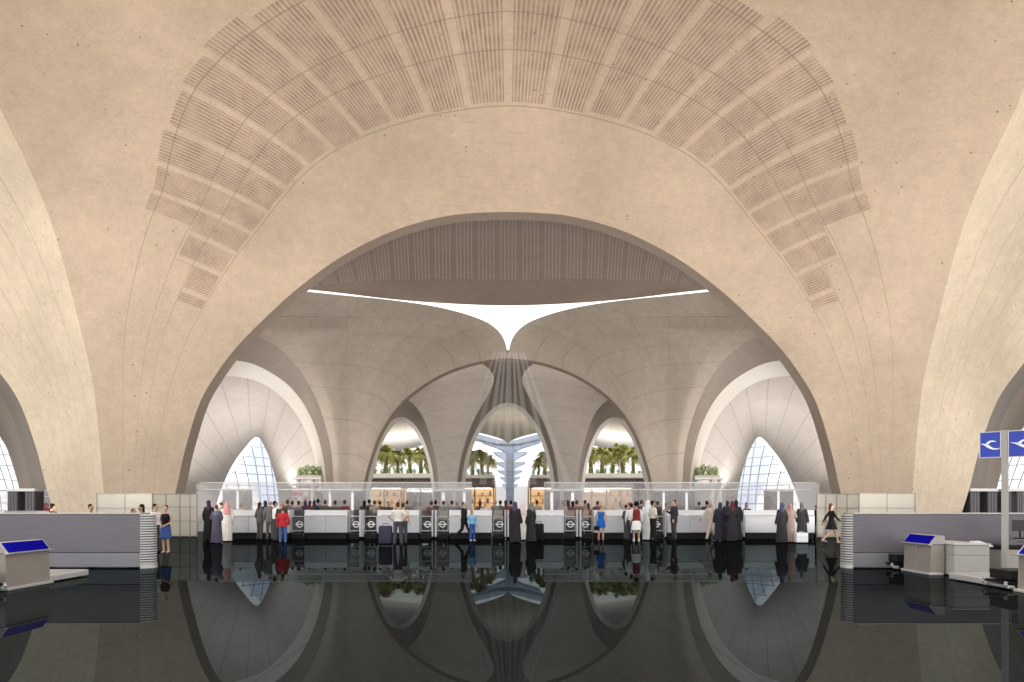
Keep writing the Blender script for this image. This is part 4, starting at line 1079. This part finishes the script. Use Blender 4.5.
# in front of the desks
person(155.5,503.5,'stand',0,80,[('shirt',WHT),('trousers',DGR),('hair_short',H_BLK)],'dark-haired man in white shirt and charcoal trousers beside the slatted wall end',yfeet=552,skin=1)
person(165.5,505,'fold',1,0,[('vest',BLK),('skirt',(.05,.09,.26)),('hair_bun',H_RED)],'bare-legged woman in black top and blue skirt facing the camera',yfeet=551.5,shoes=(.45,.35,.4))
person(209,500,'stand',1,A-15,[('abaya',BLK),('hijab',(.05,.03,.035))],'woman in long black cloak at the left end of the desk row',yfeet=540.5,eyes=False)
person(216.7,504.5,'fold',1,A,[('abaya',(.075,.065,.095)),('jacket',(.12,.13,.16)),('hair_short',H_RED)],'red-haired woman in blue-grey jacket over a dusky purple robe',yfeet=543.5,skin=1)
person(221.5,500.5,'stand',0,A,[('robe',(.30,.27,.24)),('hair_fringe',H_BRN)],'balding man in grey-brown robe half hidden behind the man in white robe',yfeet=537)
person(227,502,'stand',0,A+25,[('robe',(.72,.68,.63)),('ghutra',(.62,.30,.28))],'man in long white robe with pink headcloth',yfeet=541.5,skin=1)
person(260,502,'talk',1,A-30,[('jacket',(.12,.11,.10)),('trousers',(.10,.095,.09)),('hair_long',H_BRN)],'brown-haired woman in grey-brown trouser suit facing the first desk',yfeet=539.5)
person(270,500,'stand',0,A+10,[('jacket',(.16,.15,.15)),('trousers',(.12,.11,.11)),('hair_fringe',H_GRY)],'bald man in grey suit behind the man in white shirt and dark trousers',yfeet=539)
person(275.3,500.8,'akimbo',0,A-60,[('shirt',WHT),('trousers',(.08,.072,.07)),('hair_short',H_BLK)],'black-haired man in white shirt, hand on hip, left of the girl in red',yfeet=539.5,skin=1)
person(282,501.5,'stand',0,A,[('shirt',DGR),('trousers',DGR),('hair_short',H_BLO)],'fair-haired man directly behind the girl in red sweater',yfeet=537.5)
person(283,507,'stand',1,A+5,[('jacket',RED),('trousers',JEAN),('hair_short',H_RED)],'girl in red sweater and blue jeans',yfeet=541,shoes=(.15,.2,.4),wid=1.12)
person(398,502,'hips',0,A,[('tshirt',(.78,.74,.69)),('trousers',(.085,.075,.095)),('hair_short',H_BRN)],'man in white T-shirt seen from behind with hands on hips',yfeet=545.5)
person(403.5,502.5,'stand',0,A-20,[('tshirt',CRM),('trousers',(.07,.065,.075)),('hair_short',H_BRN)],'man in cream T-shirt close behind the white T-shirt man',yfeet=543.5)
person(464,502,'walk',1,65,[('jacket',(.022,.020,.020)),('trousers',(.022,.020,.020)),('hair_short',H_BRN)],'striding woman in black trouser suit beside a girl in light blue',yfeet=537)
person(472.3,510,'stand',1,30,[('shirt',(.25,.50,.72)),('trousers',(.05,.12,.38)),('hair_long',H_RED)],'small girl in light blue jacket and jeans',yfeet=537.5,shoes=(.6,.65,.7),wid=1.0)
person(515.5,501.5,'stand',1,A-30,[('abaya',(.03,.028,.03)),('hijab',(.085,.08,.15))],'woman in black cloak with violet-blue headscarf in the middle of the hall',yfeet=542.5,eyes=False)
person(522,502.5,'fold',0,A+40,[('robe',(.80,.77,.73)),('ghutra',(.80,.62,.55))],'person in white robe between the two women in black cloaks',yfeet=538)
person(531,502,'stand',1,A+50,[('abaya',(.035,.032,.032)),('hijab',(.19,.24,.17))],'woman in black cloak with green headscarf beside a black suitcase',yfeet=542,eyes=False)
person(601,504,'stand',1,A-15,[('dress',(.02,.13,.52)),('hair_short',H_BLO)],'fair-haired woman in blue dress carrying a black handbag',yfeet=540,shoes=(.45,.28,.3))
person(626.5,504.5,'talk',0,A-60,[('shirt',(.12,.12,.10)),('trousers',(.10,.10,.09)),('hair_short',H_BRN)],'man in olive grey clothes left of the woman in white skirt',yfeet=540)
person(631.3,503,'stand',0,A,[('shirt',WHT),('trousers',NAVY),('hair_short',H_BLK)],'man in white shirt between the olive clothed man and the dark red waistcoat',yfeet=537)
person(636.3,502,'stand',1,A,[('shirt',(.75,.72,.72)),('vest',(.20,.03,.03)),('skirt',(.88,.87,.86)),('hair_afro',H_BLK)],'curly black-haired woman in dark red waistcoat and white skirt',yfeet=541.5,skin=1,shoes=(.7,.62,.62))
bpy.data.objects[[o.name for o in bpy.data.objects if o.name.startswith('waistcoat')][-1]].scale=(1.09,1.09,1)
person(647.5,500,'stand',0,A+20,[('robe',(.72,.72,.72)),('ghutra',(.78,.78,.80))],'man in white robe and white headcloth at the glass gate',yfeet=536.5,skin=1)
person(653,500.3,'akimbo',0,A-70,[('shirt',(.70,.66,.58)),('trousers',(.02,.02,.022)),('hair_short',H_BLK)],'black-haired man in cream shirt and black trousers, hand on hip',yfeet=537,skin=1)
person(674,499.6,'talk',0,-75,[('jacket',(.055,.048,.050)),('trousers',(.075,.068,.07)),('hair_short',H_RED)],'auburn-haired man in long dark suit facing left at a desk',yfeet=537.5)
person(710.5,501,'walk',0,-55,[('jacket',(.60,.49,.42)),('trousers',(.60,.49,.42)),('ghutra',(.50,.40,.38))],'walking man in cream pink robe at the right desks',yfeet=535.5,skin=1)
person(720,502,'stand',1,A,[('abaya',(.030,.030,.042)),('hijab',(.045,.05,.085))],'woman in black cloak with navy headscarf right of the walking cream robe',yfeet=538,eyes=False)
person(736,500,'stand',1,A,[('abaya',(.03,.031,.03)),('hijab',(.03,.035,.03))],'woman in black cloak half hidden behind the dark red headscarf',yfeet=536.2,eyes=False)
person(732,501,'fold',1,A+15,[('abaya',(.035,.03,.033)),('hijab',(.15,.035,.05))],'woman in black cloak with dark red headscarf',yfeet=540,eyes=False)
person(781.7,502.7,'stand',1,A+20,[('abaya',(.035,.033,.037)),('hijab',(.07,.075,.15))],'woman in black cloak with blue patterned headscarf at the right end desk',yfeet=543,eyes=False)
person(790,503,'fold',1,A-10,[('robe',(.42,.32,.28)),('hijab',(.46,.24,.22))],'woman in dusty pink robe and rose headscarf',yfeet=542.5)
person(802,502.3,'stand',1,A-40,[('abaya',(.06,.058,.062)),('hijab',(.17,.17,.17))],'woman in dark grey cloak and grey headscarf beside a white case',yfeet=538,eyes=False)
person(831.5,503.3,'walk',1,90,[('blackdress',(.014,.013,.014)),('hair_long',H_RED)],'auburn-haired woman in short black dress striding to the right',yfeet=543.5,shoes=(.50,.33,.31))
person(816.3,505,'stand',0,A,[('jacket',BLK),('trousers',BLK),('hair_short',H_BLK)],'dark figure at the edge of the right frosted glass',Y=41.5,eyes=False)
# behind the left grey wall
person(91,503.8,'stand',0,70,[('shirt',BLK),('trousers',BLK),('hair_short',H_BLK)],'black-haired person in black showing above the left grey wall',Y=26,skin=1)
person(141,504,'stand',1,-50,[('shirt',(.06,.03,.025)),('trousers',BLK),('hair_long',H_BLK)],'dark-haired woman showing above the slatted end of the left wall',Y=24.8,skin=1)
person(133.8,508.5,'stand',1,60,[('shirt',BRN),('trousers',BLK),('hair_short',(.14,.05,.04))],'small red-brown haired child above the left grey wall',Y=24.3,skin=1,wid=1.1)
person(47,503,'stand',1,A,[('abaya',(.12,.035,.035)),('hijab',(.16,.045,.04))],'person in burgundy cloak and headscarf above the left grey wall',Y=27.5,eyes=False)
person(53,503.3,'stand',0,A-30,[('shirt',(.05,.05,.06)),('trousers',BLK),('hair_short',H_BLK)],'person in dark grey beside the burgundy cloak above the left grey wall',Y=28.2,skin=1,eyes=False)
# behind the desks
def back(px,ytop,Y,f,rz,top,tc,hair,hc,label,skin=1,low=DGR,pose='stand'):
    wear=[(top,tc)]+([('trousers',low)] if top not in('robe','abaya') else [])+[(hair,hc)]
    person(px,ytop,pose,f,rz,wear,label,Y=Y,skin=skin,eyes=False,shoes=None)
back(240,502.5,39.2,0,0,'shirt',(.55,.45,.42),'hair_short',H_GRY,'grey-haired officer in pale shirt behind the first desk',0)
back(265.5,500.5,40.6,1,A,'abaya',(.03,.03,.05),'hijab',(.04,.05,.10),'woman in navy headscarf behind the first desk, left of the bald man')
back(287.7,499.8,41.5,0,A,'jacket',(.10,.09,.08),'hair_short',H_BRN,'brown-haired man in dark jacket just right of the girl in red')
back(292.5,500.8,40.8,0,A,'shirt',(.16,.15,.15),'hair_short',H_BRN,'man in grey shirt above the dark solid gate')
back(299,500.8,40.3,0,A-30,'shirt',(.14,.13,.13),'hair_short',H_BRN,'man in dark grey shirt above the right side of the dark solid gate')
back(305.3,500.2,42,1,A,'abaya',(.035,.03,.05),'hijab',(.05,.05,.11),'woman in dark navy headscarf at the left end of the second desk')
back(310,500.4,41.2,1,A,'shirt',(.11,.05,.045),'hair_long',(.10,.03,.03),'woman with dark red-brown hair, second behind the second desk')
back(314.4,500.2,42.5,1,A,'abaya',(.03,.03,.06),'hijab',(.05,.05,.12),'woman in violet-navy headscarf, third behind the second desk')
back(318,499,43.5,0,A,'shirt',(.12,.12,.13),'hair_short',H_BLK,'tall man in grey, fourth behind the second desk')
back(325.3,500,41,0,A,'jacket',(.10,.07,.06),'hair_short',H_BRN,'broad man in brown jacket, fifth behind the second desk')
back(335.2,500.3,41.5,0,A,'shirt',(.12,.11,.11),'hair_short',H_BRN,'man in dark grey shirt before the second portal slot')
back(345,499.8,41,0,A-20,'shirt',(.16,.05,.05),'hair_short',H_BRN,'man in dark red shirt at the right end of the second desk')
back(364.5,500.4,40.8,1,A,'abaya',(.06,.035,.03),'hair_long',H_BLK,'dark-haired woman in brown above the gate left of the purple suitcase')
back(369.3,499.2,41.6,0,A,'jacket',(.10,.095,.10),'hair_short',H_BLK,'tall man in grey jacket above the purple suitcase gate')
back(374.5,500.2,40.4,0,A+20,'shirt',(.30,.27,.19),'hair_short',H_BRN,'man in khaki shirt above the gate beside the purple suitcase')
back(380,500.6,41,0,A,'jacket',(.13,.07,.055),'hair_short',H_BRN,'man in brown jacket at the left end of the third desk')
back(388.7,501.2,40.2,0,30,'jacket',(.05,.05,.055),'hair_short',H_BLK,'dark-suited officer behind the third desk, left of the white T-shirt man')
back(407,500.5,43.5,0,A,'shirt',(.16,.15,.16),'hair_short',H_BRN,'man in grey behind the third desk, right of the cream T-shirt man')
back(418.5,501.3,42.5,1,A,'shirt',(.34,.27,.25),'hair_short',H_GRY,'person in dusty pink at the right end of the third desk')
back(431.6,501,40.6,0,A,'shirt',(.17,.07,.065),'hair_short',H_BRN,'man in dark red above the gate right of the third desk')
back(435.6,500.2,41.4,0,A,'jacket',(.05,.05,.06),'hair_short',H_BLK,'man in black jacket above the gate right of the third desk')
back(443.5,500.6,40.3,0,A,'jacket',(.20,.19,.19),'hair_short',H_BRN,'man in pale grey jacket at the gate left of the black suited woman')
back(452,500.4,41.3,0,A,'shirt',(.22,.19,.20),'hair_short',H_BRN,'man in mauve-grey shirt at the left end of the fourth desk')
back(456.7,500.8,42,0,A,'shirt',(.14,.14,.15),'hair_short',H_GRY,'grey-haired man behind the fourth desk, left of the black suited woman')
back(480,500.6,42,1,A,'shirt',(.14,.07,.06),'hair_long',H_BRN,'woman with long brown hair behind the fourth desk, right of the small girl')
back(485,501.6,40,0,20,'shirt',(.58,.50,.48),'hair_short',H_GRY,'officer in pale pink shirt at the right end of the fourth desk',0)
back(495.3,499.8,40.2,0,A-40,'jacket',(.19,.18,.175),'hair_short',H_BLO,'man in grey suit standing at the gate left of the blue headscarf',0,GRY)
back(500.3,500.2,41,0,A,'jacket',(.10,.095,.10),'hair_short',H_BLK,'man in dark suit at the gate left of the brown-haired woman in red')
back(505.8,500.1,42,1,A,'shirt',(.20,.05,.045),'hair_long',H_BRN,'brown-haired woman in red at the centre posts')
back(511,500.4,43,0,A,'shirt',(.09,.07,.10),'hair_short',H_BLK,'man in dark plum shirt just left of the violet-blue headscarf')
back(537,500.2,43,0,A,'shirt',(.30,.28,.27),'hair_short',H_BRN,'man in light grey shirt right of the green headscarf')
back(562.6,500,40.5,0,A,'shirt',(.33,.31,.30),'hair_short',H_GRY,'grey-haired man in light grey shirt at the right end of the short desk')
back(568,500,41.2,1,A,'shirt',(.20,.085,.06),'hair_long',H_BRN,'woman in rust brown above the gate right of the short desk')
back(572.7,500.8,42.2,1,A,'abaya',(.05,.04,.04),'hair_long',H_BLK,'black-haired woman above the gate right of the short desk')
back(577,500.2,40.8,0,A-25,'shirt',(.20,.11,.08),'hair_short',H_BRN,'man in brown shirt beside the centre-right gate posts')
back(585,499.8,41.6,0,A,'jacket',(.22,.20,.19),'hair_short',H_BRN,'man in grey jacket above the gate left of the blue dress')
back(588,503,40.3,1,A+20,'shirt',(.46,.17,.09),'hair_long',H_BRN,'woman in orange top at the gate left of the blue dress',0,BLK)
back(597.5,500.8,42,0,A,'jacket',(.10,.08,.075),'hair_short',H_BRN,'man in brown jacket left of the woman in blue dress')
back(621,500.5,40.2,1,30,'shirt',(.55,.52,.46),'hijab',(.32,.30,.25),'officer in cream with beige headscarf behind the desk, left of olive man',0)
back(629.7,501.8,41,1,A,'shirt',(.34,.16,.17),'hair_short',(.30,.10,.10),'person in rose pink behind the olive clothed man')
back(641.3,500,42,0,A,'shirt',(.09,.07,.075),'hair_short',H_BRN,'brown-haired man in dark shirt right of the curly-haired woman')
back(657.2,501,40.6,0,A+30,'jacket',(.06,.055,.06),'hair_short',H_BRN,'man in dark jacket just right of the cream shirt man')
back(667,503.4,40.2,0,30,'shirt',(.14,.10,.10),'hair_short',H_BLK,'officer with dark hair facing the auburn-haired man')
back(699,501.5,44,0,A,'shirt',(.18,.17,.18),'hair_short',H_BRN,'man in grey shirt left of the walking cream robe')
back(706.7,500.6,40.8,0,A,'jacket',(.05,.05,.10),'hair_short',H_BLK,'man in dark blue jacket behind the walking cream robe')
back(747,502.4,39.4,1,20,'shirt',(.10,.07,.06),'hair_long',H_BRN,'brown-haired officer at the left end of the last desk',0)
back(727.2,500.6,42.5,1,A,'abaya',(.035,.03,.05),'hijab',(.05,.045,.09),'woman in dark violet headscarf between the navy and dark red headscarves')

# luggage and bags
def suitcase(px,y0,yfeet,w_px,col,label,rz=0):
    Y=Yc(yfeet); x=X_(px,Y); H=Z_(y0,Y); W=w_px/F_PX*Y
    t=empty('suitcase',(x,Y,0),math.radians(rz),label,'suitcase'); c=fabric(col,.5,.05)
    h=H*.90
    bm=bmesh.new(); box(bm,(0,0,.06+(h-.06)/2),(W,.30,h-.06),.07); bm_obj('shell',bm,c,t,True)
    bm=bmesh.new(); box(bm,(0,-.155,h*.52),(W*.78,.03,h*.5),.012); bm_obj('front_pocket',bm,c,t)
    for s in (-1,1):
        bm=bmesh.new(); box(bm,(s*W*.36,.02,.04),(.05,.10,.08),.02); bm_obj('wheel',bm,M_black,t)
    bm=bmesh.new(); tube(bm,[(-.10,.05,h-.04),(-.10,.05,H-.01),(0,.05,H+.005),(.10,.05,H-.01),(.10,.05,h-.04)],.014,8); bm_obj('handle',bm,M_dark,t)
suitcase(385.5,523.5,545.3,13.5,(.052,.046,.082),'big purple suitcase standing left of the white T-shirt man',4)
suitcase(539,521.5,541.3,9.5,(.012,.012,.012),'black suitcase standing beside the green headscarf woman',-8)
Y=Yc(540.5); t=empty('handbag',(X_(596.5,Y),Y,Z_(530.5,Y)),0,'black handbag hanging from the hand of the woman in blue dress','handbag')
bm=bmesh.new(); prism(bm,[(-.13,0),(.13,0),(.10,.20),(-.10,.20)],'y',-.05,.05); bmesh.ops.bevel(bm,geom=bm.edges[:],offset=.02,segments=2,affect='EDGES'); bm_obj('pouch',bm,fabric(BLK,.4),t)
bm=bmesh.new(); tube(bm,[(-.07,0,.19),(-.06,0,.30),(0,0,.35),(.06,0,.30),(.07,0,.19)],.011,6); bm_obj('strap',bm,M_black,t)
Y=Yc(543); t=empty('travel_case',(X_(801,Y),Y,0),0,'bright white travel case on the floor before the grey cloaked woman','case')
bm=bmesh.new(); box(bm,(0,0,.23),(12/F_PX*Y,.32,.40),.04); bm_obj('shell',bm,simple('gloss_white_shell',(.90,.90,.90),.3,0,0),t)
bm=bmesh.new(); box(bm,(0,-.16,.25),(12/F_PX*Y-.03,.012,.02)); bm_obj('seam_strip',bm,M_steel,t)
bm=bmesh.new(); tube(bm,[(-.09,0,.42),(-.08,0,.47),(.08,0,.47),(.09,0,.42)],.012,6); bm_obj('handle',bm,M_steel,t)
for s in (-1,1):
    bm=bmesh.new(); box(bm,(s*.2,0,.02),(.05,.12,.04),.01); bm_obj('wheel',bm,M_black,t)
# ---------------------------------------------------------------- beyond: far shells and the blue fins of the pier
for k,(lo,hi,Ya,Yb,mat) in enumerate((([(345,420),(395,404),(450,400)],[(345,438),(378,434),(405,431),(450,425)],76,94,C_dome),([(345,436),(395,430),(450,424)],[(345,458),(385,453),(410,449),(450,436)],96,112,None))):
    if mat is None: mat=concrete('distant_pale_shell',(.66,.62,.59),contrast=.07,pit=0)
    sym('ceiling',loft(curve([P(x,y,Ya) for x,y in lo],25),curve([P(x,y,Yb) for x,y in hi],25),8),mat,13+2*k)
M_fin=simple('pale_blue_fin',(.50,.59,.76),.4,0,.05,.4); M_spine=simple('blue_grey_spine',(.40,.48,.64),.4,0,.08,.3)
FINS=[(442,482,540,452,20),(453,494,527,461.5,24),(463,496,525,469.5,24),(471,498,522,476.5,24),(477.5,500,520,483,24),(484.5,502,518,490,24)]
names=['widest and highest','second from the top','third from the top','fourth from the top','fifth from the top','lowest and smallest']
for k,(yt,x0,x1,yb,q) in enumerate(FINS):
    Y=96+k*11; a=P(x0,yt,Y); b=P(x1,yt,Y); c0=P(505,yb,Y); c1=P(514,yb,Y); th=.12*Y/96
    bm=bmesh.new()
    poly=[(a[0],a[2]),(b[0],b[2]),(b[0],b[2]-th),((b[0]*.4+c1[0]*.6),(b[2]*.45+c1[2]*.55)),(c1[0],c1[2]),(c0[0],c0[2]),((a[0]*.4+c0[0]*.6),(a[2]*.45+c0[2]*.55)),(a[0],a[2]-th)]
    cx=(a[0]+b[0])/2; prism(bm,[(p[0]-cx,p[1]-c0[2]) for p in poly],'y',-1.6,1.6)
    t=empty('skylight_fin',(cx,Y,c0[2]),0,'pale blue boat-shaped fin in the central opening, %s of six'%names[k],'fin','blue fins in the central opening')
    bm_obj('hull',bm,M_fin,t)
    bm=bmesh.new(); box(bm,(0,0,a[2]-c0[2]+.05),(b[0]-a[0]+.2,3.3,.10),.03); bm_obj('edge_rail',bm,M_white,t)
Y=94.5; a,b=X_(506,Y),X_(514,Y); H=Z_(440.5,Y)
t=empty('blue_glass_column',((a+b)/2,Y,0),0,'tall blue-grey column running down the central opening through the fins','column')
bm=bmesh.new(); box(bm,(0,0,H/2),(b-a,.6,H),.05); bm_obj('shaft',bm,M_spine,t)
bm=bmesh.new()
for z in np.linspace(.5,H-.4,9): box(bm,(0,0,z),(b-a+.08,.7,.12),.02)
bm_obj('band',bm,M_fin,t)
# wings under the dome edge
for sx,w0 in ((1,'left'),(-1,'right')):
    q=[P(461,432,88),P(469,432,88),P(480,434.5,88),P(497,439,88),P(508,441.5,88),P(508,444,88),P(496,443.5,88),P(484,440.5,88),P(470,437.5,88),P(461,436,88)]
    bm=bmesh.new(); prism(bm,[(sx*p[0],p[2]) for p in q],'y',88,92); struct(bm_obj('window_%d'%(5 if sx>0 else 6),bm,M_fin))

bm=bmesh.new(); box(bm,(0,166,(Z_(486,166))/2),(60,.4,Z_(486,166)),.05)
struct(bm_obj('wall_back',bm,simple('distant_pale_wall',(.84,.83,.82),.7,0,.12,.15)))
# ---------------------------------------------------------------- dusty light shafts falling from the skylight
m,nt=new_mat('sunlit_dust'); N=NT(nt); out=N.n('ShaderNodeOutputMaterial'); vv_=N.n('ShaderNodeVolumeScatter')
vv_.inputs['Density'].default_value=.16; vv_.inputs['Anisotropy'].default_value=.0; vv_.inputs['Color'].default_value=(1,.985,.96,1)
N.l(vv_.outputs[0],out.inputs['Volume'])
def shafts(name,label,beams):
    bm=bmesh.new()
    for (x0,x1,yt,b0,b1,yb,Ya,Yb,d) in beams:
        q=[P(x0,yt,Ya),P(x1,yt,Ya),P(b1,yb,Yb),P(b0,yb,Yb)]
        f=[bm.verts.new(tuple(p)) for p in q]; g=[bm.verts.new(tuple(p+np.array([0,d,0]))) for p in q]
        bm.faces.new(f); bm.faces.new(g[::-1])
        for i in range(4): bm.faces.new((f[i],g[i],g[(i+1)%4],f[(i+1)%4]))
    tag(bm_obj(name,bm,m),label,'light shaft',kind='stuff')
ctr=[]
for (x0,w0,x1,w1) in ((494,2,446,6),(498,2,462,8),(501,2.5,479,7),(504,2,492,5),(507,4,503,9),(512.5,2,517,5),(515,2.5,529,8),(519,2,549,7),(522,2,566,6)):
    ctr.append((x0,x0+w0,350,x1,x1+w1,484,57.2,52.0,1.3))
shafts('light_shaft','pale dusty light shafts fanning down from the skylight cusp',ctr)
